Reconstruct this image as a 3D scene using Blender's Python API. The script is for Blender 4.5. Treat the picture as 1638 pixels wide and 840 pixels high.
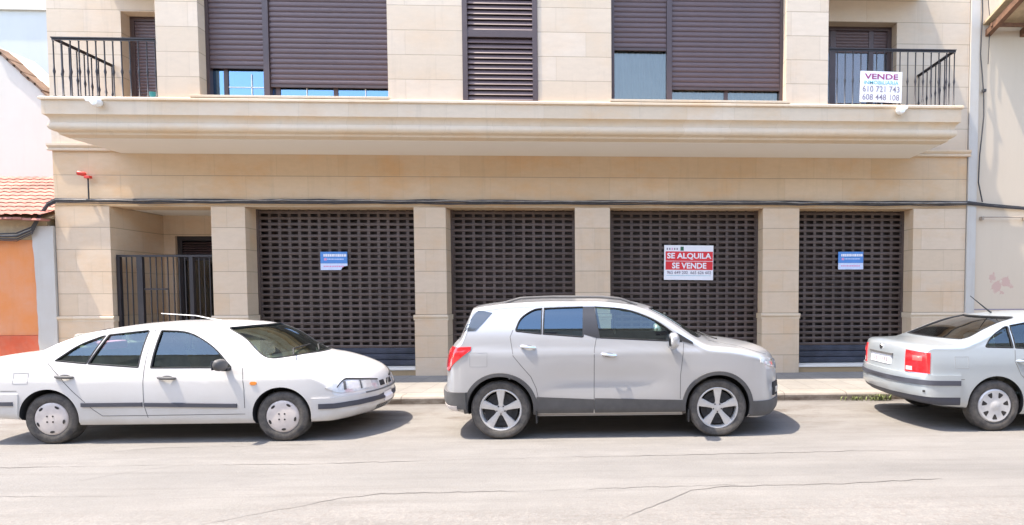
import bpy, bmesh, math, random
from mathutils import Vector, Matrix
from mathutils.bvhtree import BVHTree
R = math.radians
random.seed(7)
C = bpy.context.scene.collection
for o in list(bpy.data.objects): bpy.data.objects.remove(o)

# ---------------------------------------------------------------- camera, sky, sun, exposure
cam = bpy.data.cameras.new('camera'); co = bpy.data.objects.new('camera', cam); C.objects.link(co)
cam.sensor_width = 36; cam.lens = 900/1638*36
cam.shift_x = (819-1000)/1638; cam.shift_y = (506-420)/1638
cam.clip_start = .1; cam.clip_end = 2000
TH, PH, RO = .0389, .040, -.0029
co.matrix_world = Matrix.Translation((0,0,1.70)) @ Matrix.Rotation(-TH,4,'Z') @ Matrix.Rotation(math.pi/2-PH,4,'X') @ Matrix.Rotation(RO,4,'Z')
bpy.context.scene.camera = co
SUN = Vector((-.42, -.088, 1)).normalized()          # direction towards the sun
w = bpy.data.worlds.new("World"); bpy.context.scene.world = w; w.use_nodes = True
nt = w.node_tree; bg = nt.nodes['Background']
sky = nt.nodes.new('ShaderNodeTexSky'); sky.sky_type = 'NISHITA'; sky.sun_disc = False
sky.sun_elevation = math.asin(SUN.z); sky.sun_rotation = math.atan2(SUN.x, SUN.y)
sky.air_density = 1.0; sky.dust_density = 1.0; sky.ozone_density = 1.0
nt.links.new(sky.outputs[0], bg.inputs[0]); bg.inputs[1].default_value = .15
sd = bpy.data.lights.new('sun', 'SUN'); sd.energy = 2.0; sd.angle = R(.8); sd.color = (1,.955,.88)
so = bpy.data.objects.new('sun', sd); C.objects.link(so); so.rotation_euler = SUN.to_track_quat('Z','Y').to_euler(); so.location=(0,0,30)
sc = bpy.context.scene
sc.view_settings.view_transform = 'Standard'; sc.view_settings.look = 'None'; sc.view_settings.gamma = 1
sc.view_settings.exposure = 2.47
sc.view_settings.use_white_balance = True; sc.view_settings.white_balance_temperature = 7200; sc.view_settings.white_balance_tint = 11
sc.render.resolution_x = 1024; sc.render.resolution_y = 525

# ---------------------------------------------------------------- materials
def newmat(name):
    m = bpy.data.materials.new(name); m.use_nodes = True
    return m, m.node_tree, m.node_tree.nodes['Principled BSDF']
def N(t, ty, **k):
    n = t.nodes.new(ty)
    for a, b in k.items():
        if a.startswith('i_'): n.inputs[a[2:].replace('_',' ')].default_value = b
        else: setattr(n, a, b)
    return n
def ramp(t, fac, stops):
    r = t.nodes.new('ShaderNodeValToRGB'); e = r.color_ramp.elements
    while len(e) < len(stops): e.new(.5)
    for q,(p,c) in zip(e, stops):
        q.position = p; q.color = (c,c,c,1) if isinstance(c,(int,float)) else (*c,1)
    t.links.new(fac, r.inputs[0]); return r.outputs[0]
def mixc(t, fac, a, b, mode='MIX'):
    m = t.nodes.new('ShaderNodeMix'); m.data_type = 'RGBA'; m.blend_type = mode
    for s, v in ((m.inputs[0],fac),(m.inputs[6],a),(m.inputs[7],b)):
        if isinstance(v, bpy.types.NodeSocket): t.links.new(v, s)
        elif isinstance(v,(int,float)): s.default_value = v if s.type=='VALUE' else (v,v,v,1)
        else: s.default_value = (*v,1)
    return m.outputs[2]
def mth(t, op, a, b=None, clamp=False):
    m = t.nodes.new('ShaderNodeMath'); m.operation = op; m.use_clamp = clamp
    for s, v in zip(m.inputs, (a,b)):
        if v is None: continue
        if isinstance(v, bpy.types.NodeSocket): t.links.new(v, s)
        else: s.default_value = v
    return m.outputs[0]
def noise(t, vec, scale, detail=5, rough=.6):
    n = N(t,'ShaderNodeTexNoise'); n.inputs['Scale'].default_value = scale; n.inputs['Detail'].default_value = detail; n.inputs['Roughness'].default_value = rough
    if vec is not None: t.links.new(vec, n.inputs['Vector'])
    return n.outputs[0]
def mapping(t, vec, sc_=(1,1,1), loc=(0,0,0)):
    m = N(t,'ShaderNodeMapping'); m.inputs['Scale'].default_value = sc_; m.inputs['Location'].default_value = loc
    t.links.new(vec, m.inputs['Vector']); return m.outputs[0]
def pos(t): return N(t,'ShaderNodeNewGeometry').outputs['Position']
def bump(t, p, h, strength=.3, dist=.01):
    b = N(t,'ShaderNodeBump'); b.inputs['Strength'].default_value = strength; b.inputs['Distance'].default_value = dist
    t.links.new(h, b.inputs['Height']); t.links.new(b.outputs[0], p.inputs['Normal'])

def plain(name, col, rough=.5, metal=0, coat=0, var=.06, scale=6, spec=.5):
    m, t, p = newmat(name)
    tc = N(t,'ShaderNodeTexCoord').outputs['Object']
    n = noise(t, tc, scale)
    f = ramp(t, n, [(.3,0),(.7,1)])
    c = mixc(t, f, [x*(1-var) for x in col], [min(1,x*(1+var)) for x in col])
    t.links.new(c, p.inputs['Base Color'])
    p.inputs['Roughness'].default_value = rough; p.inputs['Metallic'].default_value = metal
    p.inputs['Coat Weight'].default_value = coat; p.inputs['Specular IOR Level'].default_value = spec
    return m

def stone(name, z0, rowh, bw, base=(.62,.475,.34), orange=.5, joint=.006, off=.5, xo=0):
    m, t, p = newmat(name)
    P = pos(t); s = N(t,'ShaderNodeSeparateXYZ'); t.links.new(P, s.inputs[0])
    c = N(t,'ShaderNodeCombineXYZ')
    t.links.new(mth(t,'ADD',mth(t,'ADD',s.outputs[0],s.outputs[1]),40+xo), c.inputs[0])
    t.links.new(mth(t,'SUBTRACT',s.outputs[2],z0-20*rowh), c.inputs[1])
    b = N(t,'ShaderNodeTexBrick'); b.offset = off; b.inputs['Scale'].default_value = 1; b.inputs['Mortar Size'].default_value = joint
    b.inputs['Mortar Smooth'].default_value = .3; b.inputs['Brick Width'].default_value = bw; b.inputs['Row Height'].default_value = rowh
    b.inputs['Color1'].default_value = (0,0,0,1); b.inputs['Color2'].default_value = (1,1,1,1); b.inputs['Mortar'].default_value = (.5,.5,.5,1); b.inputs['Bias'].default_value = 0
    t.links.new(c.outputs[0], b.inputs['Vector'])
    dark = [base[0]*.955, base[1]*.93, base[2]*.89]; lite = [base[0]*1.03, base[1]*1.04, base[2]*1.06]
    col = mixc(t, b.outputs[0], dark, lite)
    org = (base[0]*1.0, base[1]*.80, base[2]*.58)
    n1 = ramp(t, noise(t, mapping(t,P,(1,1,1.6)), .9, 6, .65), [(.48,0),(.68,1)])
    col = mixc(t, mth(t,'MULTIPLY',n1,orange), col, org)
    n2 = ramp(t, noise(t, mapping(t,P,(1,1,2.5),(9,3,1)), 5, 8, .7), [(.35,0),(.75,1)])
    col = mixc(t, mth(t,'MULTIPLY',n2,.32), col, [x*.72 for x in base])
    n3 = ramp(t, noise(t, P, 26, 4, .7), [(.6,0),(.8,1)])
    col = mixc(t, mth(t,'MULTIPLY',n3,.18), col, [min(1,x*1.3) for x in base])
    # streaks of dirt washed down
    n4 = ramp(t, noise(t, mapping(t,P,(3.2,3.2,.25),(2,7,0)), 2.0, 5, .7), [(.56,0),(.8,1)])
    col = mixc(t, mth(t,'MULTIPLY',n4,.36), col, [x*.62 for x in base])
    fz = mth(t,'FRACT',mth(t,'DIVIDE',mth(t,'SUBTRACT',s.outputs[2],z0-20*rowh),rowh))
    hl = mth(t,'LESS_THAN',mth(t,'MINIMUM',fz,mth(t,'SUBTRACT',1,fz)),joint/rowh*1.15)
    jm = mth(t,'MAXIMUM',mth(t,'MULTIPLY',hl,.55),mth(t,'MULTIPLY',b.outputs['Fac'],.16))
    col = mixc(t, jm, col, (.22,.165,.11))
    t.links.new(col, p.inputs['Base Color']); p.inputs['Roughness'].default_value = .62
    h = mth(t,'SUBTRACT',mth(t,'MULTIPLY',n2,.15),b.outputs['Fac'])
    bump(t, p, h, .5, .006)
    return m

def plaster(name, col, stain=.3, scol=None, rough=.9, sc_=1.2):
    m, t, p = newmat(name); P = pos(t)
    a = ramp(t, noise(t, P, sc_, 7, .65), [(.4,0),(.72,1)])
    c = mixc(t, mth(t,'MULTIPLY',a,stain), col, scol or [x*.7 for x in col])
    b = ramp(t, noise(t, mapping(t,P,(4,4,.35)), 1.7, 6, .7), [(.5,0),(.8,1)])
    c = mixc(t, mth(t,'MULTIPLY',b,stain*.6), c, [x*.62 for x in col])
    g = noise(t, P, 55, 4, .7)
    c = mixc(t, mth(t,'MULTIPLY',ramp(t,g,[(.55,0),(.75,1)]),.12), c, [x*.7 for x in col])
    t.links.new(c, p.inputs['Base Color']); p.inputs['Roughness'].default_value = rough
    bump(t, p, g, .35, .004); return m

M = {}
M['stone_low'] = stone('ground_floor_stone', 1.31, .4175, .93, off=.5, xo=.27)
M['stone_band'] = stone('band_stone', 3.39, .565, 1.15, base=(.60,.435,.28), orange=.7, off=.5)  # warmer base and more orange, partly bounced light put into the colour
M['stone_up'] = stone('upper_stone', 5.355, .4115, 1.02, base=(.60,.485,.37), orange=.3, xo=.4)
M['stone_trim'] = stone('cornice_stone', 2.0, 6.0, .82, base=(.63,.505,.37), orange=.55, joint=.004)
M['soffit'] = plaster('soffit_plaster', (.74,.68,.60), .08)
M['white_plaster'] = plaster('white_plaster', (.58,.55,.49), .2)
M['cream'] = plaster('cream_plaster', (.58,.48,.37), .18, (.60,.46,.33), sc_=.7)
M['grey_blue'] = plaster('pale_blue_render', (.50,.51,.51), .15)
M['orange'] = plaster('orange_plaster', (.68,.235,.075), .5, (.62,.34,.24), sc_=1.8)
M['dado'] = plaster('red_plaster', (.60,.10,.04), .5, (.5,.2,.12), sc_=4)
M['old_beige'] = plaster('old_beige_plaster', (.48,.36,.22), .6, (.25,.18,.12), sc_=5)
M['stainedwhite'] = plaster('worn_white_plaster', (.50,.47,.43), .45, (.46,.40,.33), sc_=3)
M['brown_alu'] = plain('brown_aluminium', (.080,.052,.050), .42, .2, var=.08)
M['brown_slat'] = plain('brown_shutter_slat', (.112,.071,.070), .45, .1, var=.06, scale=2)
M['grille'] = plain('grey_brown_steel', (.104,.076,.066), .5, .3, var=.25, scale=1.5)
M['grille_solid'] = plain('dark_blue_grey_steel', (.05,.055,.075), .4, .3, var=.35, scale=3)
M['iron'] = plain('dark_iron', (.035,.030,.033), .5, .2)
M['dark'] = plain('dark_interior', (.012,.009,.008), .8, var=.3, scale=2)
M['black'] = plain('black_rubber', (.018,.018,.020), .7)
M['cable'] = plain('cable_sheath', (.045,.042,.044), .7, var=.3, scale=9)
M['wood'] = plain('old_wood', (.17,.085,.05), .8, var=.35, scale=9)
M['red'] = plain('red_plastic', (.62,.05,.035), .45)
M['white'] = plain('white_paint', (.78,.77,.75), .5)
M['signwhite'] = plain('sign_white', (.82,.80,.82), .45, var=.03)
M['signred'] = plain('sign_red', (.72,.03,.04), .45, var=.05)
M['signblue'] = plain('sign_blue', (.08,.26,.62), .4, var=.1)
M['signpale'] = plain('sign_pale_blue', (.62,.70,.88), .4, var=.08, scale=20)
M['inkpurple'] = plain('ink_purple', (.30,.04,.16), .5)
M['inkgrey'] = plain('ink_grey', (.24,.20,.24), .5)
M['inkcyan'] = plain('ink_cyan', (.12,.42,.50), .5)
M['inkpink'] = plain('ink_pink', (.75,.30,.48), .5)
M['teal'] = plain('teal_glaze', (.05,.35,.36), .4)
M['soil'] = plain('soil', (.05,.03,.02), .9)
M['leaf'] = plain('weed_leaf', (.13,.16,.05), .6, var=.4, scale=15)
M['chrome'] = plain('chrome', (.75,.75,.76), .15, 1)
M['silver_rim'] = plain('silver_rim', (.62,.61,.60), .35, .45, var=.08, scale=12)
M['hubcap'] = plain('dusty_hubcap', (.62,.56,.53), .5, .15, var=.1, scale=10)
M['amber'] = plain('amber_lens', (.75,.25,.05), .25)
M['redlens'] = plain('red_lens', (.75,.015,.02), .18, coat=1, var=.12, scale=14)
M['clearlens'] = plain('clear_lens', (.50,.50,.50), .2, .0, coat=1, var=.25, scale=16)
M['cream_trim'] = plain('seat_cloth', (.28,.275,.24), .9, var=.2)
M['plastic'] = plain('grey_plastic', (.085,.082,.082), .6, var=.15, scale=7)
M['plastic_dk'] = plain('dark_blue_plastic', (.055,.058,.075), .5, var=.1)
def tyre_mat():
    m, t, p = newmat('dusty_tyre'); tc = N(t,'ShaderNodeTexCoord').outputs['Object']
    f = ramp(t, noise(t, tc, 9, 6, .7), [(.35,0),(.7,1)])
    t.links.new(mixc(t, f, (.045,.042,.042), (.14,.125,.11)), p.inputs['Base Color']); p.inputs['Roughness'].default_value = .85; return m
M['tyre'] = tyre_mat()
def paint(name, col, metal, rough, dust=(.42,.37,.30)):
    m, t, p = newmat(name); tc = N(t,'ShaderNodeTexCoord').outputs['Object']
    s = N(t,'ShaderNodeSeparateXYZ'); t.links.new(tc, s.inputs[0])
    low = mth(t,'MULTIPLY',mth(t,'SUBTRACT',.62,s.outputs[2]),2.6,True)
    n = noise(t, tc, 4, 6, .7)
    f = mth(t,'MULTIPLY',mth(t,'MULTIPLY',low,ramp(t,n,[(.3,.3),(.7,1)])),.45,True)
    f2 = mth(t,'ADD',f,mth(t,'MULTIPLY',ramp(t,noise(t,tc,2.2,7,.7),[(.45,0),(.75,1)]),.10))
    t.links.new(mixc(t, f2, col, dust), p.inputs['Base Color'])
    p.inputs['Metallic'].default_value = metal
    t.links.new(mth(t,'ADD',mth(t,'MULTIPLY',f2,.6),rough), p.inputs['Roughness'])
    p.inputs['Coat Weight'].default_value = .8; p.inputs['Coat Roughness'].default_value = .07
    return m
M['paint_white'] = paint('white_car_paint', (.62,.61,.60), 0, .30)
M['paint_silver'] = paint('silver_car_paint', (.53,.535,.55), .55, .30)
M['paint_blue'] = paint('pale_blue_silver_paint', (.47,.52,.555), .55, .30)
def glass(name, tint, dens, gloss=(.95,.97,1)):
    m = bpy.data.materials.new(name); m.use_nodes = True; t = m.node_tree; t.nodes.clear()
    o = N(t,'ShaderNodeOutputMaterial'); g = N(t,'ShaderNodeBsdfGlossy'); g.inputs['Roughness'].default_value = .02; g.inputs['Color'].default_value=(*gloss,1)
    tr = N(t,'ShaderNodeBsdfTransparent'); tr.inputs[0].default_value = (*tint,1)
    fr = N(t,'ShaderNodeFresnel'); fr.inputs[0].default_value = 1.5
    tc = N(t,'ShaderNodeTexCoord').outputs['Object']
    d = N(t,'ShaderNodeBsdfDiffuse'); d.inputs[0].default_value = (.4,.36,.3,1)
    mx0 = N(t,'ShaderNodeMixShader'); t.links.new(mth(t,'MULTIPLY',noise(t,tc,3),.015), mx0.inputs[0]); t.links.new(tr.outputs[0], mx0.inputs[1]); t.links.new(d.outputs[0], mx0.inputs[2])
    mx = N(t,'ShaderNodeMixShader'); t.links.new(mth(t,'ADD',mth(t,'MULTIPLY',fr.outputs[0],1.3),dens,True), mx.inputs[0])
    t.links.new(mx0.outputs[0], mx.inputs[1]); t.links.new(g.outputs[0], mx.inputs[2]); t.links.new(mx.outputs[0], o.inputs[0]); return m
M['carglass'] = glass('tinted_car_glass', (.62,.76,.68), .05, (.78,.92,1))
M['screenglass'] = glass('windscreen_glass', (.84,.95,.82), .12, (.85,1,.92))
M['carglass_dark'] = glass('dark_car_glass', (.10,.12,.14), .06)
M['privacy'] = glass('privacy_glass', (.05,.09,.15), .10, (.60,.82,1))
M['pane'] = glass('window_glass', (.70,.72,.70), .05, (.95,.93,.88))
M['pane_sky_tint'] = glass('sky_tinted_glass', (.25,.40,.60), .22, (.50,.78,1))  # sky reflection put into the glass as a blue tint
M['doorglass'] = glass('balcony_door_glass', (.75,.68,.66), .04)

def road_mat():
    m, t, p = newmat('worn_pale_asphalt'); P = pos(t); s = N(t,'ShaderNodeSeparateXYZ'); t.links.new(P, s.inputs[0])
    base = (.265,.245,.225)
    a = ramp(t, noise(t, mapping(t,P,(.16,1.1,1)), 1.0, 8, .68), [(.32,0),(.70,1)])
    c = mixc(t, a, (.200,.189,.176), (.148,.139,.130))
    b = ramp(t, noise(t, mapping(t,P,(.5,1.6,1),(3,1,0)), 1.6, 8, .72), [(.46,0),(.72,1)])
    c = mixc(t, mth(t,'MULTIPLY',b,.45), c, (.26,.245,.23))
    k = ramp(t, noise(t, mapping(t,P,(.35,1,1),(6,4,0)), 2.1, 7, .7), [(.56,0),(.74,1)])
    c = mixc(t, mth(t,'MULTIPLY',k,.62), c, (.135,.126,.119))
    st = ramp(t, noise(t, mapping(t,P,(.22,5.5,1),(1,8,0)), 1.3, 8, .75), [(.50,0),(.66,1)])
    c = mixc(t, mth(t,'MULTIPLY',st,.45), c, (.115,.104,.095))
    sp2 = ramp(t, noise(t, P, 6.5, 8, .8), [(.60,0),(.72,1)])
    c = mixc(t, mth(t,'MULTIPLY',sp2,.45), c, (.10,.088,.078))
    vr = N(t,'ShaderNodeTexVoronoi'); vr.inputs['Scale'].default_value = 90; t.links.new(P, vr.inputs['Vector'])
    c = mixc(t, mth(t,'MULTIPLY',ramp(t,vr.outputs['Distance'],[(.0,1),(.45,0)]),.22), c, (.25,.235,.215))
    bd = N(t,'ShaderNodeMapRange'); bd.interpolation_type = 'SMOOTHSTEP'; bd.inputs[1].default_value = 0; bd.inputs[2].default_value = .55; bd.inputs[3].default_value = 1; bd.inputs[4].default_value = 0
    t.links.new(mth(t,'ABSOLUTE',mth(t,'SUBTRACT',mth(t,'ADD',s.outputs[1],mth(t,'MULTIPLY',mth(t,'SUBTRACT',noise(t,mapping(t,P,(.5,1,1)),1.0,5,.6),.5),.6)),5.3)), bd.inputs[0])
    c = mixc(t, mth(t,'MULTIPLY',bd.outputs[0],.28), c, (.115,.110,.106))
    # gutter: dirt between the cars near the kerb
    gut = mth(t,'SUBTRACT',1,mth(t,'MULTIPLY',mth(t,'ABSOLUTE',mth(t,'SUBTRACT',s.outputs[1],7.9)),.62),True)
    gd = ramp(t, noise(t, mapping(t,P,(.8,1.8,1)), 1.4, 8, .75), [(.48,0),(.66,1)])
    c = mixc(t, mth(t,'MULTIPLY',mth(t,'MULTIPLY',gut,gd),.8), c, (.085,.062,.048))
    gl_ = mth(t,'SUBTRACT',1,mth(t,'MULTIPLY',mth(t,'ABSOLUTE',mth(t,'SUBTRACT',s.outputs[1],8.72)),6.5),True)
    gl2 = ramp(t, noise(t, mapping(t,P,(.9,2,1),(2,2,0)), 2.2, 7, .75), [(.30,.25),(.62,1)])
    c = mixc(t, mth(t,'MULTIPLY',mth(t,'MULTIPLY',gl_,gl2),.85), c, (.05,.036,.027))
    # coarse gravelly strip near the middle of the road
    gs = ramp(t, s.outputs[1], [(0,1),(1,0)])
    mr = N(t,'ShaderNodeMapRange'); mr.inputs[1].default_value=4.3; mr.inputs[2].default_value=4.75; mr.inputs[3].default_value=1; mr.inputs[4].default_value=0
    t.links.new(mth(t,'ADD',s.outputs[1],mth(t,'MULTIPLY',mth(t,'SUBTRACT',noise(t,mapping(t,P,(.4,1,1)),1.5,5,.6),.5),1.2)), mr.inputs[0])
    sp = N(t,'ShaderNodeTexVoronoi'); sp.inputs['Scale'].default_value = 38; t.links.new(P, sp.inputs['Vector'])
    spc = N(t,'ShaderNodeSeparateXYZ'); t.links.new(sp.outputs['Color'], spc.inputs[0])
    c = mixc(t, mth(t,'MULTIPLY',mr.outputs[0],ramp(t,spc.outputs[0],[(.5,0),(.9,.22)])), c, (.12,.085,.07))
    c = mixc(t, mth(t,'MULTIPLY',mr.outputs[0],ramp(t,spc.outputs[1],[(.6,0),(.9,.22)])), c, (.30,.27,.24))
    f = noise(t, P, 70, 4, .8)
    c = mixc(t, ramp(t, f, [(.40,0),(.72,.6)]), c, (.09,.082,.075))
    t.links.new(c, p.inputs['Base Color']); p.inputs['Roughness'].default_value = .9
    hh = mth(t,'ADD',f,mth(t,'MULTIPLY',noise(t,P,9,5,.6),1.2))
    bump(t, p, hh, .5, .012); return m
M['road'] = road_mat()
def pave_mat(name, base, bw, joint):
    m, t, p = newmat(name); P = pos(t)
    b = N(t,'ShaderNodeTexBrick'); b.offset = 0; b.inputs['Scale'].default_value = 1; b.inputs['Mortar Size'].default_value = joint
    b.inputs['Brick Width'].default_value = bw; b.inputs['Row Height'].default_value = bw if bw < .9 else 9
    b.inputs['Color1'].default_value = (0,0,0,1); b.inputs['Color2'].default_value = (1,1,1,1)
    t.links.new(mapping(t,P,(1,1,1),(.13,.05,0)), b.inputs['Vector'])
    c = mixc(t, b.outputs[0], [x*.9 for x in base], [x*1.08 for x in base])
    n = ramp(t, noise(t, P, 2.4, 8, .72), [(.42,0),(.7,1)])
    c = mixc(t, mth(t,'MULTIPLY',n,.5), c, [x*.62 for x in base])
    c = mixc(t, mth(t,'MULTIPLY',b.outputs['Fac'],.7), c, (.10,.085,.07))
    t.links.new(c, p.inputs['Base Color']); p.inputs['Roughness'].default_value = .9
    bump(t, p, noise(t,P,40,4,.7), .4, .005); return m
M['pavement'] = pave_mat('pavement_slabs', (.215,.198,.176), .4, .005)
M['kerb'] = pave_mat('kerb_concrete', (.27,.24,.205), 1.0, .010)
def dirty_kerb():
    m = M['kerb']; t = m.node_tree; p = t.nodes['Principled BSDF']; src = p.inputs['Base Color'].links[0].from_socket
    P = pos(t); s = N(t,'ShaderNodeSeparateXYZ'); t.links.new(P, s.inputs[0])
    n = ramp(t, noise(t, mapping(t,P,(2.2,1,6),(4,1,0)), 1.6, 8, .75), [(.36,0),(.60,1)])
    zf = mth(t,'MULTIPLY',mth(t,'SUBTRACT',.112,s.outputs[2]),18,True)
    t.links.new(mixc(t, mth(t,'MULTIPLY',mth(t,'MULTIPLY',mth(t,'ADD',n,.25),zf),.8,True), src, (.085,.062,.045)), p.inputs['Base Color'])
dirty_kerb()

# ---------------------------------------------------------------- mesh helpers
def tag(o, label=None, cat=None, group=None, kind=None):
    if label: o['label'] = label
    if cat: o['category'] = cat
    if group: o['group'] = group
    if kind: o['kind'] = kind
    return o
def thing(name, label, cat, loc=(0,0,0), rz=0, group=None):
    o = bpy.data.objects.new(name, None); C.objects.link(o); o.location = loc; o.rotation_euler = (0,0,rz)
    o.empty_display_size = .2
    return tag(o, label, cat, group)
def sharp(me, ang=35):
    bm = bmesh.new(); bm.from_mesh(me); a = R(ang)
    for f in bm.faces: f.smooth = True
    for e in bm.edges:
        if len(e.link_faces) == 2:
            if e.calc_face_angle(0) > a: e.smooth = False
        else: e.smooth = False
    bm.to_mesh(me); bm.free()
class MB:
    def __init__(s): s.v = []; s.f = []
    def box(s, x0,x1,y0,y1,z0,z1):
        n = len(s.v); s.v += [(x,y,z) for z in (z0,z1) for y in (y0,y1) for x in (x0,x1)]
        s.f += [tuple(n+i for i in q) for q in ((0,2,3,1),(4,5,7,6),(0,1,5,4),(2,6,7,3),(0,4,6,2),(1,3,7,5))]; return s
    def ob(s, c, ax, ay, az):      # oriented box: centre and three half vectors
        n = len(s.v); c, ax, ay, az = map(Vector,(c,ax,ay,az))
        s.v += [tuple(c+ax*i+ay*j+az*k) for k in (-1,1) for j in (-1,1) for i in (-1,1)]
        s.f += [tuple(n+i for i in q) for q in ((0,2,3,1),(4,5,7,6),(0,1,5,4),(2,6,7,3),(0,4,6,2),(1,3,7,5))]; return s
    def tube(s, pts, r, k=8):
        pts = [Vector(p) for p in pts]; n0 = len(s.v)
        rs = r if isinstance(r,(list,tuple)) else [r]*len(pts)
        up = Vector((0,0,1)) if abs((pts[-1]-pts[0]).normalized().z) < .9 else Vector((1,0,0))
        for i,p in enumerate(pts):
            d = (pts[min(i+1,len(pts)-1)]-pts[max(i-1,0)]).normalized()
            a = d.cross(up).normalized(); b = a.cross(d)
            for j in range(k):
                t_ = 2*math.pi*j/k; s.v.append(tuple(p+(a*math.cos(t_)+b*math.sin(t_))*rs[i]))
        for i in range(len(pts)-1):
            for j in range(k):
                s.f.append((n0+i*k+j, n0+i*k+(j+1)%k, n0+(i+1)*k+(j+1)%k, n0+(i+1)*k+j))
        s.f.append(tuple(n0+j for j in range(k))); s.f.append(tuple(n0+(len(pts)-1)*k+j for j in range(k-1,-1,-1))); return s
    def prism(s, poly, axis, a, b):   # poly 2D extruded along an axis
        n = len(s.v); k = len(poly)
        for q in (a,b):
            for (u,v) in poly: s.v.append({'x':(q,u,v),'y':(u,q,v),'z':(u,v,q)}[axis])
        s.f.append(tuple(range(n,n+k))); s.f.append(tuple(range(n+2*k-1,n+k-1,-1)))
        for i in range(k): s.f.append((n+i, n+k+i, n+k+(i+1)%k, n+(i+1)%k))
        return s
    def lathe(s, prof, k=32, centre=(0,0,0), axis='y', a0=0):   # prof (r, h)
        n0 = len(s.v)
        for (r,h) in prof:
            for j in range(k):
                t_ = 2*math.pi*j/k+a0; u,v = r*math.cos(t_), r*math.sin(t_)
                q = (u,h,v) if axis=='y' else (u,v,h) if axis=='z' else (h,u,v)
                s.v.append((q[0]+centre[0], q[1]+centre[1], q[2]+centre[2]))
        for i in range(len(prof)-1):
            for j in range(k): s.f.append((n0+i*k+j, n0+i*k+(j+1)%k, n0+(i+1)*k+(j+1)%k, n0+(i+1)*k+j))
        if prof[0][0] > 1e-4: s.f.append(tuple(n0+j for j in range(k-1,-1,-1)))
        if prof[-1][0] > 1e-4: s.f.append(tuple(n0+(len(prof)-1)*k+j for j in range(k)))
        return s
    def mesh(s, name):
        me = bpy.data.meshes.new(name); me.from_pydata(s.v, [], s.f)
        bm = bmesh.new(); bm.from_mesh(me); bmesh.ops.remove_doubles(bm, verts=bm.verts, dist=1e-6)
        bmesh.ops.recalc_face_normals(bm, faces=bm.faces); bm.to_mesh(me); bm.free(); return me
    def build(s, name, mat, parent=None, smooth=False, bev=0, loc=None):
        me = s.mesh(name); me.materials.append(mat)
        if smooth: sharp(me)
        o = bpy.data.objects.new(name, me); C.objects.link(o)
        if parent: o.parent = parent
        if loc: o.location = loc
        if bev:
            b = o.modifiers.new('bevel','BEVEL'); b.width = bev; b.segments = 2; b.limit_method = 'ANGLE'; b.angle_limit = R(40)
        return o
def sweep_u(X0, X1, W, Yf, prof):
    """profile (d, z) carried round the front and both returns of a projecting slab"""
    m = MB(); k = len(prof)
    for (d,z) in prof: m.v += [(X0-d,W,z),(X0-d,Yf-d,z),(X1+d,Yf-d,z),(X1+d,W,z)]
    for i in range(k-1):
        for j in range(3): m.f.append((i*4+j, i*4+j+1, (i+1)*4+j+1, (i+1)*4+j))
    m.f.append(tuple(range(4))); m.f.append(tuple((k-1)*4+j for j in (3,2,1,0)))
    m.f.append(tuple(i*4 for i in range(k))); m.f.append(tuple(i*4+3 for i in range(k-1,-1,-1)))
    return m
def text(body, w_, h_, loc, mat, parent, name='lettering', bold=.0, lean=0):
    cu = bpy.data.curves.new('t','FONT'); cu.body = body; cu.offset = bold; cu.extrude = .004; cu.resolution_u = 3
    o = bpy.data.objects.new('t', cu); C.objects.link(o)
    bpy.context.view_layer.update()
    me = bpy.data.meshes.new_from_object(o.evaluated_get(bpy.context.evaluated_depsgraph_get()))
    bpy.data.objects.remove(o)
    xs = [v.co.x for v in me.vertices]; ys = [v.co.y for v in me.vertices]
    a, b, c, d = min(xs), max(xs), min(ys), max(ys)
    for v in me.vertices:
        x = (v.co.x-(a+b)/2)/(b-a)*w_; z = (v.co.y-(c+d)/2)/(d-c)*h_; v.co = (x+lean*z, -.0015 if v.co.z > 0 else 0, z)
    me.name = name; me.materials.clear(); me.materials.append(mat)
    o = bpy.data.objects.new(name, me); C.objects.link(o); o.parent = parent; o.location = loc; return o
# ================================================================ THE SETTING
g = MB(); g.v = [(-300,-300,0),(300,-300,0),(300,300,0),(-300,300,0)]; g.f = [(0,1,2,3)]
tag(g.build('road', M['road']), kind='structure')
W, YP = 11.04, 9.88
pv = MB().box(-60,60,9.04,12.9,-.05,.12); tag(pv.build('pavement', M['pavement']), kind='structure')
op = MB().box(-60,60,-5.6,-4.4,-.05,.12); tag(op.build('opposite_pavement', M['pavement']), kind='structure')
kb = MB().prism([(8.76,-.05),(9.036,-.05),(9.036,.123),(8.83,.123),(8.79,.113),(8.768,.085)],'x',-60,60)
tag(kb.build('kerb', M['kerb']), kind='structure')
def crack(pts, wd):
    m = MB(); rnd = random.Random(len(pts)*7+int(wd*1e4)); P = []
    for a, b in zip(pts, pts[1:]):
        n = max(2, int((Vector(b)-Vector(a)).length/.07))
        for i in range(n): P.append(Vector(a).lerp(Vector(b), i/n)+Vector((0, rnd.uniform(-.014,.014))))
    P.append(Vector(pts[-1])); wv = wd
    for i, p in enumerate(P):
        wv = max(.0012, min(wd*1.7, wv+rnd.uniform(-.35,.35)*wd)); e = min(i, len(P)-1-i)/4
        ww = wv*min(1,e+.15); m.v += [(p.x,p.y-ww,.004),(p.x,p.y+ww,.004)]
    m.f = [(2*i,2*i+2,2*i+3,2*i+1) for i in range(len(P)-1)]
    return m
CR = M['crack'] = plain('crack_filler', (.15,.138,.128), .95, var=.3, scale=3)
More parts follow.
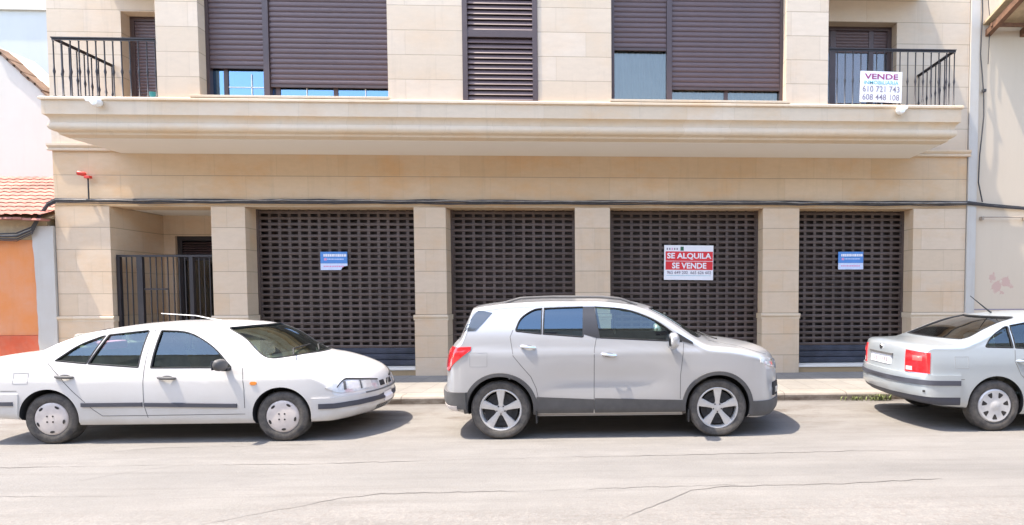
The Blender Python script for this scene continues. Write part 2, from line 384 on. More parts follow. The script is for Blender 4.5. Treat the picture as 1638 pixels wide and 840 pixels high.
for pts, wd in (([(-3.1,4.15),(-2.62,4.45),(-2.2,4.72),(-1.9,4.82),(-.4,4.83),(.1,4.86),(1.2,4.9)],.0045),
                ([(-6.5,5.72),(-4.5,5.74),(-3.1,5.70),(-1.2,5.80),(.8,5.84),(3.2,5.92)],.0045),
                ([(.12,4.17),(.75,4.78),(1.05,4.86),(2.05,4.88),(3.1,4.98)],.006),
                ([(-.72,4.1),(-.66,4.5),(-.62,4.75)],.005),
                ([(-4.9,5.2),(-4.45,5.62),(-4.1,5.75)],.0035),
                ([(-5.4,6.25),(-4.9,6.4),(-3.2,6.45)],.003),
                ([(-5.2,4.9),(-4.2,4.86),(-3.4,4.95)],.004)):
    tag(crack(pts, wd).build('road_crack', CR), kind='structure')

# ================================================================ APARTMENT BUILDING
B = thing('apartment_building', 'long beige stone-clad apartment building with four slatted steel shop shutters', 'building', (-1.5, W, .12))
def bp(m, name, mat, parent=B, label=None, **k):
    o = m.build(name, mat, parent, **k)
    o.location = -B.location if parent is B else (0,0,0)
    if label: o['label'] = label
    return o
XL, XR = -10.28, 7.25
PX_ = [(XL,-9.29,1.32),(-7.43,-6.80,1.32),(-3.636,-3.028,.42),(-.544,.139,.42),(3.153,3.879,.42),(6.18,XR,.42)]
for a, b, d in PX_:
    p = bp(MB().box(a,b,W,W+d,1.302,3.372), 'pier', M['stone_low'], bev=.004)
    bp(MB().box(a-.012,b+.012,W-.014,W+d,.10,1.20), 'pier_base', M['stone_low'], p, bev=.004)
    bp(MB().prism([(W-.018,1.2),(W+d,1.2),(W+d,1.302),(W-.02,1.302),(W-.034,1.29),(W-.036,1.262),(W-.03,1.245),(W-.018,1.235)],'x',a-.028,b+.028), 'plinth_moulding', M['stone_trim'], p)
bp(MB().box(XL,XR,W,W+.5,3.375,4.42), 'lintel_wall', M['stone_band'], bev=.003)
for a, b in ((XL-.05,-9.05),(6.10,XR+.05)):
    bp(MB().prism([(W,4.40),(W-.05,4.40),(W-.055,4.43),(W-.03,4.45),(W-.065,4.49),(W-.065,4.525),(W,4.53)],'x',a,b), 'string_course', M['stone_trim'])
# core mass behind (rooms, sides and back)
bp(MB().box(XL,XR,13.2,22,.1,12), 'rear_mass', M['stone_up'])
bp(MB().box(XL,XL+.3,W+.5,13.2,3.38,12), 'side_wall', M['stone_up']); bp(MB().box(XR-.3,XR,W+.42,13.2,.1,12), 'side_wall', M['stone_up'])
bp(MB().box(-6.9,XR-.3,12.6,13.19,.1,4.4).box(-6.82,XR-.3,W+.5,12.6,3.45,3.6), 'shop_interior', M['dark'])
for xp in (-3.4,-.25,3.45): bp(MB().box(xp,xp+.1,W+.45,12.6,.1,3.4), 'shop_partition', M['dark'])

# ---- shutters of perforated steel bands
def grille(x0, x1, label):
    m = MB(); Y = W+.37; z0, z1 = .66, 3.44
    n = round((z1-z0)/.1165); pz = (z1-z0)/n; nc = round((x1-x0-.1)/.193); px_ = (x1-x0-.1)/nc
    def bar(z, h, a=x0, b=x1):
        m.prism([(Y-.013,z-h*.28),(Y-.013,z+h*.28),(Y-.004,z+h/2),(Y+.010,z+h/2),(Y+.010,z-h/2),(Y-.004,z-h/2)],'x',a,b)
    rr = random.Random(int(x0*10)+50)
    for i in range(n+1): bar(z0+i*pz, .057, x0+.03, x1-.03)
    for j in range(nc+1):
        x = x0+.05+j*px_
        m.box(x-.026,x+.026,Y-.004,Y+.008,z0-.02,z1+.03)
    s = bp(m, 'roller_shutter', M['grille'], label=label)
    b = MB()
    for k in range(3):
        za = .268+k*.122; b.prism([(Y-.012,za+.01),(Y-.018,za+.05),(Y-.012,za+.105),(Y,za+.118),(Y+.012,za+.118),(Y+.012,za)],'x',x0+.03,x1-.03)
    bp(b, 'bottom_slats', M['grille_solid'], s)
    bp(MB().box(x0,x1,Y+.10,Y+.11,.262,3.44), 'added_backing', M['inner'], s)
    for xg in (x0,x1-.045): bp(MB().box(xg,xg+.045,Y-.03,Y+.03,.262,3.44), 'guide_rail', M['grille'], s)
    bp(MB().box(x0,x1,W+.012,W+.5,.225,.262), 'door_sill', M['soffit'], bev=.004)
    bp(MB().box(x0,x1,W+.03,W+.5,.1,.222), 'door_step', M['step'])
    return s
M['inner'] = plain('mottled_dark_backing', (.030,.018,.015), .35, var=.7, scale=.9)  # added opaque backing, its brown stands for dim light in the slots
M['step'] = plaster('ochre_step', (.36,.25,.14), .4)
grille(-6.80,-3.636,'slatted steel roller shutter nearest the entrance gate')
grille(-3.028,-.544,'narrower slatted shutter without any sign')
grille(.139,3.153,'slatted shutter behind the red and white sign')
grille(3.879,6.18,'slatted shutter at the right end')

# ---- entrance recess
bp(MB().box(-9.29,-9.06,12.34,12.6,.1,3.4).box(-9.06,-6.9,12.34,12.6,2.95,3.4), 'entrance_wall', M['stone_low'])
bp(MB().box(-9.285,-7.435,W+.5,12.335,3.38,3.5), 'entrance_ceiling', M['soffit'])
dr = bp(MB().box(-9.06,-8.96,12.40,12.5,.12,2.95).box(-8.96,-7.43,12.40,12.5,2.86,2.95).box(-8.16,-8.06,12.40,12.5,.12,2.86).box(-8.96,-7.43,12.40,12.5,2.44,2.52), 'entrance_door', M['iron'])
bp(MB().box(-8.96,-7.43,12.46,12.47,.12,2.44), 'pane', M['pane'], dr)
lv = MB()
for k in range(6): lv.ob((-8.2,12.44,2.555+k*.052),(.76,0,0),(0,.03,.018),(0,-.002,.004))
bp(lv, 'transom_louvre', M['brown_slat'], dr)
bp(MB().box(-9.05,-7.0,12.58,12.6,.1,2.95), 'hall_interior', M['dark'])
gt = MB(); Y = W+.12
gt.box(-9.275,-7.44,Y-.025,Y+.025,2.43,2.47).box(-9.275,-7.44,Y-.015,Y+.015,.24,.27)
gt.box(-9.275,-9.215,Y-.03,Y+.03,.12,2.43).box(-8.905,-8.80,Y-.03,Y+.03,.12,2.43).box(-7.93,-7.86,Y-.03,Y+.03,.12,2.43).box(-8.79,-8.35,Y-.012,Y+.012,1.80,1.83)
gate = bp(gt, 'entrance_gate', M['iron'])
for x in (-9.11,-9.01):
    bp(MB().box(x-.008,x+.008,Y-.008,Y+.008,.27,2.43), 'gate_bar', M['iron'], gate)
for k in range(7): x = -8.67+k*.108; bp(MB().box(x-.008,x+.008,Y-.008,Y+.008,.27,2.43), 'gate_bar', M['iron'], gate)
for k in range(3): x = -7.76+k*.1; bp(MB().box(x-.008,x+.008,Y-.008,Y+.008,.27,2.43), 'gate_bar', M['iron'], gate)

# ---- projecting first-floor slab with its cornice
prof = [(-.30,4.372),(-.12,4.372),(-.09,4.388),(-.05,4.405),(-.04,4.44),(0,4.45),(.03,4.468),(.048,4.495),(.052,4.52),(.046,4.55),(.038,4.57),(.022,4.58),(.022,4.605),(.028,4.635),(.042,4.665),(.066,4.688),(.09,4.70),(.09,4.925),(.12,4.935),(.12,4.968),(.10,4.985),(-.30,4.99)]
BX0, BX1 = -9.17, 6.22
bal = bp(sweep_u(BX0,BX1,W,YP,prof), 'balcony_slab', M['stone_trim'], smooth=True)
bp(MB().box(BX0+.145,BX1-.145,YP+.145,W-.002,4.362,4.40), 'soffit', M['soffit'], bal)
bp(MB().box(BX0+.31,BX1-.31,YP+.31,W,4.41,4.985), 'slab_fill', M['stone_trim'], bal)
# ---- first floor: projecting bay with piers
ZT = 7.45
for a, b, d in ((-7.44,-6.75,W+.3-YP),(-3.637,-2.377,.75),(-1.105,.16,.75),(3.205,3.95,W+.3-YP)):
    p = bp(MB().box(a,b,YP-.02,YP-.02+d,4.99,ZT), 'bay_pier', M['stone_up'], bev=.004)
bp(MB().box(-7.44,3.95,YP-.02,W+.3,ZT,8.6), 'upper_bay_wall', M['stone_up'])
for a, b in ((-6.86,-3.60),(.13,3.25)):
    bp(MB().box(a,b,YP-.115,YP+.19,4.990,5.03), 'window_ledge', M['stone_trim'], bev=.005)
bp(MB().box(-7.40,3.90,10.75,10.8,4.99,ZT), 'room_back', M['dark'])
# recessed walls behind the balconies
bp(MB().box(XL,-8.95,W,W+.3,4.535,12).box(-8.95,-7.44,W,W+.3,6.98,8.6).box(-8.95,-7.44,W+.002,W+.3,4.41,5.0), 'balcony_back_wall', M['stone_up'])
bp(MB().box(5.785,XR,W,W+.3,4.535,12).box(3.95,5.785,W,W+.3,7.0,8.6).box(3.95,5.785,W+.002,W+.3,4.41,5.0), 'balcony_back_wall', M['stone_up'])
bp(MB().box(BX0,-7.44,YP,W,7.45,7.75), 'upper_balcony_slab', M['soffit']); bp(MB().box(3.95,BX1,YP,W,7.45,7.75), 'upper_balcony_slab', M['soffit'])
bp(MB().box(XL,XR,W-.002,13.2,8.6,12.0), 'upper_storey_wall', M['stone_up'])

def slats(x0, x1, z0, z1, Y, pitch=.0875, t=.012):
    prof = []; n = int((z1-z0)/pitch)
    for i in range(n):
        za = z0+i*pitch
        prof += [(Y+.004,za+.002),(Y-t*.55,za+pitch*.12),(Y-t,za+pitch*.35),(Y-t,za+pitch*.62),(Y-t*.5,za+pitch*.84),(Y+.003,za+pitch*.93)]
    prof += [(Y+.004,z1),(Y+.03,z1),(Y+.03,z0)]
    return MB().prism(prof,'x',x0,x1)
def window(name, x0, x1, z0, z1, Y, parts, mats='pane', label=None):
    """frame outline, then a list of bays (xa, xb, shutter bottom, mullions, crossbars)"""
    f = MB(); t = .055
    f.box(x0,x0+t,Y-.02,Y+.09,z0,z1).box(x1-t,x1,Y-.02,Y+.09,z0,z1).box(x0+t,x1-t,Y,Y+.09,z0,z0+.035)
    for a, b, zs, mu, _ in parts[1:]:
        f.box(a-.10,a-.005,Y-.03,Y+.09,z0,z1)
    for a, b, zs, mu, _ in parts:
        for x in mu: f.box(x-.035,x+.035,Y+.045,Y+.09,z0+.035,zs+.2)
        f.box(a,b,Y+.045,Y+.09,z0+.035,z0+.06)
    fr = bp(f, 'window', M['brown_alu'], label=label)
    for a, b, zs, mu, cross in parts:
        sh = bp(slats(a,b,zs+.045,z1,Y+.01), 'roller_blind', M['brown_slat'], fr)
        bp(MB().box(a,b,Y-.006,Y+.03,zs,zs+.043), 'bottom_rail', M['brown_alu'], fr)
        bp(MB().box(a+.001,b-.001,Y+.062,Y+.068,z0+.06,zs+.25), 'pane', M[mats], fr)
        cb = MB()
        for (xa,xb,za,zb_) in cross: cb.box(xa,xb,Y+.050,Y+.058,za,zb_)
        if cross: bp(cb, 'glazing_bar', M['white'], fr)
    return fr
Yw = YP+.17
window('w', -6.75,-3.637,5.03,7.45,Yw, [(-6.70,-5.80,5.575,[-6.47],[(-6.05,-6.035,5.09,5.5),(-6.43,-5.80,5.27,5.283)]),(-5.69,-3.69,5.27,[-5.60,-4.62],[(-5.12,-5.108,5.09,5.27),(-4.12,-4.108,5.09,5.27)])], 'pane_sky_tint', 'brown roller-blind window with glass tinted as reflected blue sky left of the louvred panel')
window('w', .16,3.205,5.03,7.45,Yw, [(.215,1.13,5.97,[],[]),(1.235,3.15,5.30,[2.2],[])], 'pane', 'brown roller-blind window right of the louvred panel')
def added_curtain(x0, x1, z0, z1, Y, mat, amp=.018, pit=.09):
    m = MB(); n = int((x1-x0)/.012)
    for i in range(n+1):
        x = x0+(x1-x0)*i/n; y = Y+amp*math.sin(2*math.pi*x/pit+.8*math.sin(x*7)); m.v += [(x,y,z0),(x,y,z1)]
    m.f = [(2*i,2*i+2,2*i+3,2*i+1) for i in range(n)]; return bp(m, 'added_curtain', mat, smooth=True)
M['added_curtain'] = plain('reflection_grey', (.50,.52,.52), .9, var=.15, scale=1.2); M['pinkish'] = plain('reflection_brown', (.26,.17,.155), .9, var=.3, scale=1.5)  # curtains added behind the glass, their tones stand for its reflections
added_curtain(.2,1.14,5.04,6.1,Yw+.11,M['added_curtain']); added_curtain(1.24,3.15,5.04,5.6,Yw+.11,M['added_curtain'])
# louvred panel
lf = MB(); a, b = -2.377, -1.105
lf.box(a,a+.085,YP-.035,YP+.05,4.992,7.45).box(b-.085,b,YP-.035,YP+.05,4.992,7.45).box(a+.085,b-.085,YP-.03,YP+.05,6.08,6.20).box(a+.085,b-.085,YP-.03,YP+.05,4.992,5.02)
lp = bp(lf, 'louvred_panel', M['brown_alu'])
ls = MB()
for z in [5.06+.0875*k for k in range(12)]+[6.24+.0875*k for k in range(14)]:
    ls.ob(((a+b)/2,YP+.005,z),((b-a)/2-.085,0,0),(0,.016,.036),(0,-.004,.003))
bp(ls, 'louvre_slats', M['brown_slat'], lp)
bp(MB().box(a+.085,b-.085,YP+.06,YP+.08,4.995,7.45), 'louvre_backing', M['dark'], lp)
# balcony doors
d1 = bp(MB().box(-8.95,-8.87,W+.2,W+.28,5,6.98).box(-8.87,-7.45,W+.2,W+.28,6.9,6.98), 'balcony_door', M['brown_alu'], label='balcony door with its blind down at the left end')
bp(slats(-8.87,-7.45,5.28,6.9,W+.22,.06,.008), 'roller_blind', M['brown_slat'], d1)
bp(MB().box(-8.87,-7.45,W+.26,W+.27,5,5.28), 'pane', M['carglass_dark'], d1)
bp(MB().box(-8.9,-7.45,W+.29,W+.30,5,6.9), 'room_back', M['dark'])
d2m = MB().box(5.70,5.785,W+.2,W+.28,5,7.0).box(3.95,5.70,W+.2,W+.28,6.93,7.0).box(5.33,5.43,W+.22,W+.28,5,6.93).box(4.55,4.66,W+.22,W+.28,5,6.93).box(3.95,5.70,W+.2,W+.28,5,5.06)
d2 = bp(d2m, 'balcony_door', M['brown_alu'], label='glazed balcony door with its blind half raised at the right end')
bp(slats(3.95,5.70,6.50,6.93,W+.235,.06,.008), 'roller_blind', M['brown_slat'], d2)
bp(MB().box(3.95,5.70,W+.25,W+.258,5.06,6.93), 'pane', M['doorglass'] if 'doorglass' in M else M['pane'], d2)
bp(MB().box(3.95,5.785,W+.5,W+.52,5,7.0), 'room_back', M['dark']); added_curtain(4.67,5.32,5.06,6.9,W+.285,M['pinkish']); added_curtain(3.95,4.54,5.06,6.9,W+.285,M['plastic'],.01)
# ---- railings
def baluster(name='baluster'):
    m = MB().lathe([(.0001,0),(.020,.004),(.026,.022),(.020,.042),(.010,.05),(.010,.36),(.013,.40),(.020,.44),(.013,.48),(.010,.52),(.010,.925),(.016,.94)],8,axis='z')
    return m.mesh(name)
bal_me = baluster(); bal_me.materials.append(M['iron'])
for p in bal_me.polygons: p.use_smooth = True
def railing(xa, xb, side, label):
    Yr = YP-.0; z1 = 5.975
    m = MB().box(xa,xb,Yr-.027,Yr+.027,z1-.008,z1+.008).box(xa,xb,Yr-.008,Yr+.008,z1-.036,z1-.008)
    xs_ = xa+.02 if side < 0 else xb-.02
    m.box(xs_-.027,xs_+.027,Yr+.028,W-.01,z1-.008,z1+.008).box(xs_-.008,xs_+.008,Yr+.028,W-.01,z1-.036,z1-.008)
    r = bp(m, 'balcony_railing', M['iron'], label=label)
    n = round((xb-xa)/.143)
    for i in range(n+1):
        o = bpy.data.objects.new('baluster', bal_me); C.objects.link(o); o.parent = r; o.location = (xa+.02+i*(xb-xa-.04)/n, Yr, 4.987)
    for i in range(1,9):
        o = bpy.data.objects.new('baluster', bal_me); C.objects.link(o); o.parent = r; o.location = (xs_, Yr+i*(W-Yr-.04)/8, 4.987)
railing(-9.13,-7.45,-1,'dark iron railing of the left balcony'); railing(3.96,6.24,1,'dark iron railing of the right balcony')

# ================================================================ THINGS FIXED TO THE FACADE
def wander(pts, step=.22, amp=.012, seed=1):
    rr = random.Random(seed); out = []
    for a, b in zip(pts, pts[1:]):
        a, b = Vector(a), Vector(b); n = max(1,int((b-a).length/step))
        for i in range(n): out.append(a.lerp(b,i/n)+Vector((0,rr.uniform(-.4,.4)*amp,rr.uniform(-1,1)*amp)))
    out.append(Vector(pts[-1])); return out
cb = MB(); cb2 = MB()
for k,(dz,r,dy) in enumerate(((0,.017,0),(.03,.014,-.004),(-.028,.013,0),(.012,.011,-.022),(-.045,.008,.004))):
    rr = random.Random(k)
    pts = [(-16,10.9,2.72+dz),(-12,10.93,2.74+dz*1.8),(-11.3,10.95,2.80+dz*1.5),(-10.9,10.95,2.80+dz*2),(-10.62,10.95,2.92+dz*1.6),(-10.47,10.95,3.18+dz),(-10.33,10.97,3.40+dz),(-10.2,10.98,3.475+dz)]
    x = -9.5
    while x < 7.2: pts.append((x,10.99+dy,3.47+dz*.9+rr.uniform(-.010,.010))); x += rr.uniform(.5,.9)
    pts += [(7.26,10.98,3.485+dz*.6),(7.7,11.0,3.44+dz*.6),(8.44,11.0,3.385+dz*.6),(12,11.0,3.30+dz*.6)]
    (cb2 if k==3 else cb).tube(wander(pts,.25,.006,k), r, 6)
o = tag(cb.build('cable_bundle', M['cable'], smooth=True), 'black bundle of utility cables slung along the facade above the shop shutters', 'cable')
cb2.build('grey_strand', plain('faded_cable', (.26,.24,.22), .8, var=.5, scale=4), o, smooth=True)
cl = thing('facade_lamp', 'small red lamp with a black lens on a thin rod above the cables', 'lamp', (-9.60,10.98,3.50))
MB().tube([(0,0,0),(0,0,.40)],.012,8).box(-.03,.03,-.02,.05,-.03,.0).build('rod', M['cable'], cl)
hd = MB().lathe([(.0001,-.08),(.045,-.08),(.050,-.07),(.050,.05),(.04,.07),(.0001,.07)],16,axis='x').build('lamp_head', M['red'], cl, smooth=True, loc=(-.08,-.03,.46)); hd.rotation_euler = (0,R(8),R(28)); hd.scale = (.8,.8,.8)
ln = MB().lathe([(.0001,-.086),(.038,-.086),(.038,-.08),(.0001,-.08)],16,axis='x').build('lens', M['black'], hd)
MB().ob((.02,-.02,.40),(.05,0,0),(0,.035,0),(0,0,.022)).build('bracket', M['red'], cl, bev=.005)
for x, lb in ((-8.32,'small cream spotlight on the cornice below the left balcony'),(5.15,'small cream spotlight on the cornice below the sale sign')):
    s = thing('spotlight', lb, 'spotlight', (x,YP-.09,4.87), group='spotlights under the balconies')
    MB().lathe([(.0001,-.15),(.06,-.145),(.072,-.11),(.072,-.06),(.05,-.02),(.035,0),(.0001,0)],16,axis='y').build('spotlight_head', M['white'] if x>0 else M['spotcream'] if 'spotcream' in M else M['white'], s, smooth=True, loc=(.02,0,0))
    MB().lathe([(.0001,-.10),(.038,-.10),(.045,-.06),(.02,-.02),(.0001,-.02)],12,axis='y').build('sensor', M['white'], s, smooth=True, loc=(-.12 if x<0 else .11,0,.05))
gl = thing('balcony_ceiling_lamp', 'dark round lamp hanging under the balcony ceiling above the sale sign', 'lamp', (4.80,10.35,7.45))
MB().lathe([(.0001,-.30),(.06,-.29),(.10,-.25),(.115,-.20),(.10,-.15),(.06,-.11),(.0001,-.10)],20,axis='z').build('globe', M['chromedk'] if 'chromedk' in M else M['iron'], gl, smooth=True)
MB().lathe([(.0001,-.17),(.13,-.165),(.13,-.14),(.03,-.11),(.02,0),(.0001,0)],20,axis='z').build('cap', M['iron'], gl, smooth=True)
pt = thing('flower_pot', 'small teal flower pot on the floor of the left balcony', 'pot', (-7.60,10.02,4.99))
MB().lathe([(.0001,0),(.06,0),(.085,.13),(.09,.14),(.075,.14),(.07,.12),(.0001,.12)],16,axis='z').build('pot', M['teal'], pt, smooth=True)
MB().lathe([(.0001,.128),(.068,.123)],16,axis='z').build('soil', M['soil'], pt)

# ---- signs
sg = thing('for_sale_sign', 'white sale sign reading VENDE tied to the right balcony railing', 'sign', (4.877,YP-.045,5.045)); sg.rotation_euler=(0,R(1.2),0)
MB().box(-.37,.37,-.006,.006,0,.53).build('board', M['signwhite'], sg)
text('VENDE',.60,.095,(0,-.008,.440),M['inkpurple'],sg,bold=.022)
text('INMOBILIARIA',.62,.060,(0,-.008,.335),M['inkcyan'],sg,bold=.01)
text('610 721 743',.66,.105,(0,-.008,.225),M['inkgrey'],sg,bold=.008)
text('608 448 108',.66,.105,(0,-.008,.085),M['inkgrey'],sg,bold=.008)
sg = thing('rent_or_sale_sign', 'red and white sign reading SE ALQUILA SE VENDE on the third shutter', 'sign', (1.73,W+.335,1.975)); sg.rotation_euler=(0,R(.6),0)
MB().box(-.50,.50,-.006,.006,0,.70).build('board', M['signwhite'], sg)
MB().box(-.47,.49,-.009,-.006,.385,.575).box(-.47,.49,-.009,-.006,.205,.375).build('red_band', M['signred'], sg)
text('SE ALQUILA',.90,.135,(.01,-.011,.478),M['signwhite'],sg,bold=.03)
text('SE VENDE',.70,.120,(.01,-.011,.290),M['signwhite'],sg,bold=.03)
text('965 649 202  665 626 602',.90,.062,(.01,-.008,.150),M['inkgrey'],sg,bold=.01)
MB().box(-.45,.45,-.008,-.006,.085,.092).build('rule', M['inkcyan'], sg)
MB().box(-.17,-.105,-.009,-.006,.59,.67).build('emblem', plain('sign_green',(.03,.12,.07)), sg)
for k in range(5): MB().box(-.45+k*.05,-.425+k*.05,-.009,-.006,.605,.645).build('small_print', M['inkgrey'] if k!=2 else M['inkpink'], sg)
for x, lb in ((-5.315,'blue and white poster on the shutter beside the entrance, torn corner'),(5.07,'blue and white poster on the rightmost shutter')):
    q = thing('poster', lb, 'poster', (x,W+.335,2.185), group='blue posters on the shutters')
    MB().prism([(-.26,0),(.13,0),(.17,.07),(.26,.085),(.26,.13),(-.26,.13)] if x<0 else [(-.26,0),(.26,0),(.26,.13),(-.26,.13)],'y',-.004,.002).build('lower_panel', M['signpale'], q)
    MB().box(-.26,.26,-.004,.002,.132,.36).build('upper_panel', M['signblue'], q)
    rr = random.Random(3); m = MB(); xx = -.2
    while xx < .2: wd = rr.uniform(.02,.05); m.box(xx,xx+wd,-.006,-.004,.265,.315); xx += wd+.008
    m.build('headline', M['signwhite'], q)
    m = MB(); xx = -.13
    while xx < .18: wd = rr.uniform(.012,.03); m.box(xx,xx+wd,-.006,-.004,.205,.225); xx += wd+.008
    m.build('text_line', M['signpale'], q)
    MB().box(-.19,-.14,-.006,-.004,.19,.235).build('pink_mark', M['inkpink'], q)
    m = MB(); xx = -.2
    while xx < .18: wd = rr.uniform(.012,.03); m.box(xx,xx+wd,-.006,-.004,.06,.085); xx += wd+.010
    m.build('text_line', M['inkpink'], q)

# ================================================================ NEIGHBOURING BUILDINGS
rn = thing('neighbour_house', 'cream plastered house with wooden eaves adjoining on the right', 'house', (12,W,0))
def rp(m, name, mat, **k): o = m.build(name, mat, rn, **k); o.location = -rn.location; return o
def cream_stained():
    m = M['cream'].copy(); m.name = 'cream_plaster_stained'; t = m.node_tree; p = t.nodes['Principled BSDF']
    src = p.inputs['Base Color'].links[0].from_socket; P = pos(t)
    def blob(x,z,r,s=1):
        d = N(t,'ShaderNodeVectorMath'); d.operation='DISTANCE'; t.links.new(mapping(t,P,(s,0,1)), d.inputs[0]); d.inputs[1].default_value=(x*s,0,z)
        k = mth(t,'SUBTRACT',1,mth(t,'DIVIDE',mth(t,'ADD',d.outputs['Value'],mth(t,'MULTIPLY',mth(t,'SUBTRACT',noise(t,P,9,5,.7),.5),.35)),r),True)
        return mth(t,'MULTIPLY',k,5,True)
    f = blob(7.92,1.82,.14)
    for q in ((8.12,1.90,.12),(7.84,2.0,.08),(8.02,1.70,.07),(8.22,1.84,.06)): f = mth(t,'MAXIMUM',f,blob(*q))
    t.links.new(mixc(t, mth(t,'MULTIPLY',f,.55), src, (.50,.26,.24)), p.inputs['Base Color']); return m
rp(MB().box(7.45,30,W+.01,20,1.372,9), 'wall', cream_stained())
rp(MB().box(7.45,30,W-.015,20,.1,1.350), 'dado', M['cream'])
rp(MB().box(7.46,30,W-.002,W+.1,1.350,1.372), 'dado_joint', M['inkgrey'])
rp(MB().box(7.262,7.44,W-.03,20,.1,9), 'white_edge_strip', M['stainedwhite'])
ev = MB()
for x in (7.62,8.32,9.02,9.72,10.42): ev.ob((x,10.55,6.96),(.05,0,0),(0,.62,-.17),(0,.018,.06))
rp(ev, 'rafter', M['wood'])
rp(MB().ob((15,10.55,7.14),(7.48,0,0),(0,.72,-.20),(0,.005,.02)), 'roof_boards', plain('eave_boards', (.50,.38,.24), .8, var=.2))
rp(MB().ob((12,10.85,6.90),(4.45,0,0),(0,.03,0),(0,0,.03)), 'eave_beam', M['wood'])
wc = MB().tube(wander([(7.40,10.99,8.6),(7.47,10.99,7.2),(7.44,10.99,6.4),(7.52,10.98,5.6),(7.53,10.98,5.2),(7.47,10.99,4.4),(7.46,10.99,3.9),(7.54,10.98,3.5)],.3,.012,4),.012,6)
wc.tube(wander([(7.46,10.99,8.6),(7.62,10.99,7.0),(7.60,10.99,6.2)],.3,.012,9),.008,6).box(7.50,7.56,10.96,11.02,5.66,5.71)
tag(wc.build('hanging_cable', M['cable'], smooth=True), 'thin dark cable running down the white edge of the cream house', 'cable')
pc = MB().tube([(7.52,10.96,3.20),(12,10.96,3.20)],.012,8)
for x in (7.55,8.42,9.3): pc.ob((x,11.0,3.18),(.018,0,0),(0,.045,0),(0,0,.035))
tag(pc.build('conduit', plain('rusty_conduit',(.33,.27,.22),.7), smooth=True), 'thin horizontal conduit on brackets across the cream wall', 'pipe')

ln_ = thing('orange_house', 'low old house with orange plaster wall and faded pink tile roof', 'house', (-13,W,0))
def lp_(m, name, mat, **k): o = m.build(name, mat, ln_, **k); o.location = -ln_.location; return o
lp_(MB().box(-20,-10.60,W,12.9,.95,2.74), 'wall', M['orange'])
lp_(MB().box(-20,-10.60,W-.03,12.9,.1,.945), 'dado', M['dado'])
lp_(MB().box(-20,-10.42,W-.01,12.9,2.745,3.14), 'upper_wall', M['old_beige'])
def ragged(x0,x1,z0,z1):
    rr = random.Random(5); L=[];Rr=[]; z=z0
    while z < z1: L.append((x0+rr.uniform(-.008,.008)-(.05 if z>2 else 0)*(z-2),z)); z += .12
    return L+[(x0,z1),(x1,z1),(x1,z0)]
lp_(MB().prism(ragged(-10.64,-10.295,.1,3.0),'y',W-.035,W+.2), 'white_pilaster', M['stainedwhite'])
rf = MB(); nx = 60; x0, x1 = -20, -10.31
rr = random.Random(11)
cols = 56; prof = []
for i in range(cols):
    a = x0+(x1-x0)*i/cols; b = x0+(x1-x0)*(i+1)/cols
    for k in range(5): prof.append((a+(b-a)*k/5, .020*math.sin(math.pi*k/5)+.0*rr.random()))
prof.append((x1,0)); rows = 11
for r_ in range(rows):
    ya, za = 10.82+(12.98-10.82)*r_/rows, 3.17+(4.30-3.17)*r_/rows; yb, zb = 10.82+(12.98-10.82)*(r_+1)/rows+.06, 3.17+(4.30-3.17)*(r_+1)/rows+.02
    n = len(rf.v)
    for (x,h) in prof: rf.v.append((x,ya-(rr.uniform(0,.05) if r_==0 else 0),za+h+.012))
    for (x,h) in prof: rf.v.append((x,yb,zb+h+.0))
    for i in range(len(prof)-1): rf.f.append((n+i,n+i+1,n+len(prof)+i+1,n+len(prof)+i))
M['tile'] = plain('pink_clay_tile', (.40,.165,.13), .9, var=.45, scale=1.3)
lp_(rf, 'tile_roof', M['tile'])
lp_(MB().prism([(10.95,3.14),(12.95,3.14),(12.95,4.22)],'x',-20,-10.32), 'roof_bed', M['old_beige'])
ed = MB()
for i in range(46): x = -10.4-i*.17; ed.ob((x,10.90,3.13+rr.uniform(-.03,.01)),(rr.uniform(.04,.08),0,0),(0,.09,0),(0,rr.uniform(-.01,.01),.018))
lp_(ed, 'eave_tile', M['tile'])
wh = thing('white_gabled_house', 'white plastered house with a broken-edged gable above the tile roof', 'house', (-13.5,13,0))
o = MB().prism([(-22,3.3),(-10.35,3.3),(-10.35,4.4),(-13.25,7.15),(-22,7.25)],'y',13.0,13.9).build('gable_wall', M['white_plaster'], wh); o.location = -wh.location
cp = MB(); 
for i in range(17):
    t_ = i/17; x = -10.9-2.35*t_; z = 4.92+2.23*t_; cp.ob((x,13.1,z+rr.uniform(-.03,.02)),(.085,0,-.08),(0,.16,0),(.012,0,.014+rr.uniform(0,.012)))
o = cp.build('coping_tile', plain('brown_coping',(.17,.105,.07),.9,var=.4,scale=6), wh); o.location = -wh.location
bb = thing('pale_blue_building', 'tall pale grey-blue rendered building with bright sky built as a white parapet behind the gable', 'building', (-18,16,0))
o = MB().box(-30,-10.6,16,17.6,0,9.32).build('wall', M['grey_blue'], bb); o.location = -bb.location
o = MB().box(-30,-10.6,15.93,17.6,9.32,11.5).build('sky_panel', M['white_plaster'], bb); o.location = -bb.location  # white block added in place of the bright sky

# ---- the other side of the street (seen in the car windows)
oh = thing('opposite_house', 'long three-storey cream house with shuttered windows across the street behind the viewer', 'house', (0,-5.6,0))
def op_(m, name, mat, **k): o = m.build(name, mat, oh, **k); o.location = -oh.location
op_(MB().box(-34,34,-14,-5.6,.1,9.4), 'wall', plaster('opposite_plaster', (.42,.36,.29), .3))
op_(MB().box(-34,34,-14,-5.35,9.4,9.6), 'cornice', M['stainedwhite'])
for i in range(14):
    x = -31+i*4.7
    op_(MB().box(x,x+1.1,-5.62,-5.55,3.9,5.5), 'window', M['brown_slat']); op_(MB().box(x,x+1.1,-5.62,-5.55,6.9,8.5), 'window', M['brown_slat']); op_(MB().box(x+1.9,x+3.0,-5.62,-5.55,.15,2.4), 'door', M['wood'])
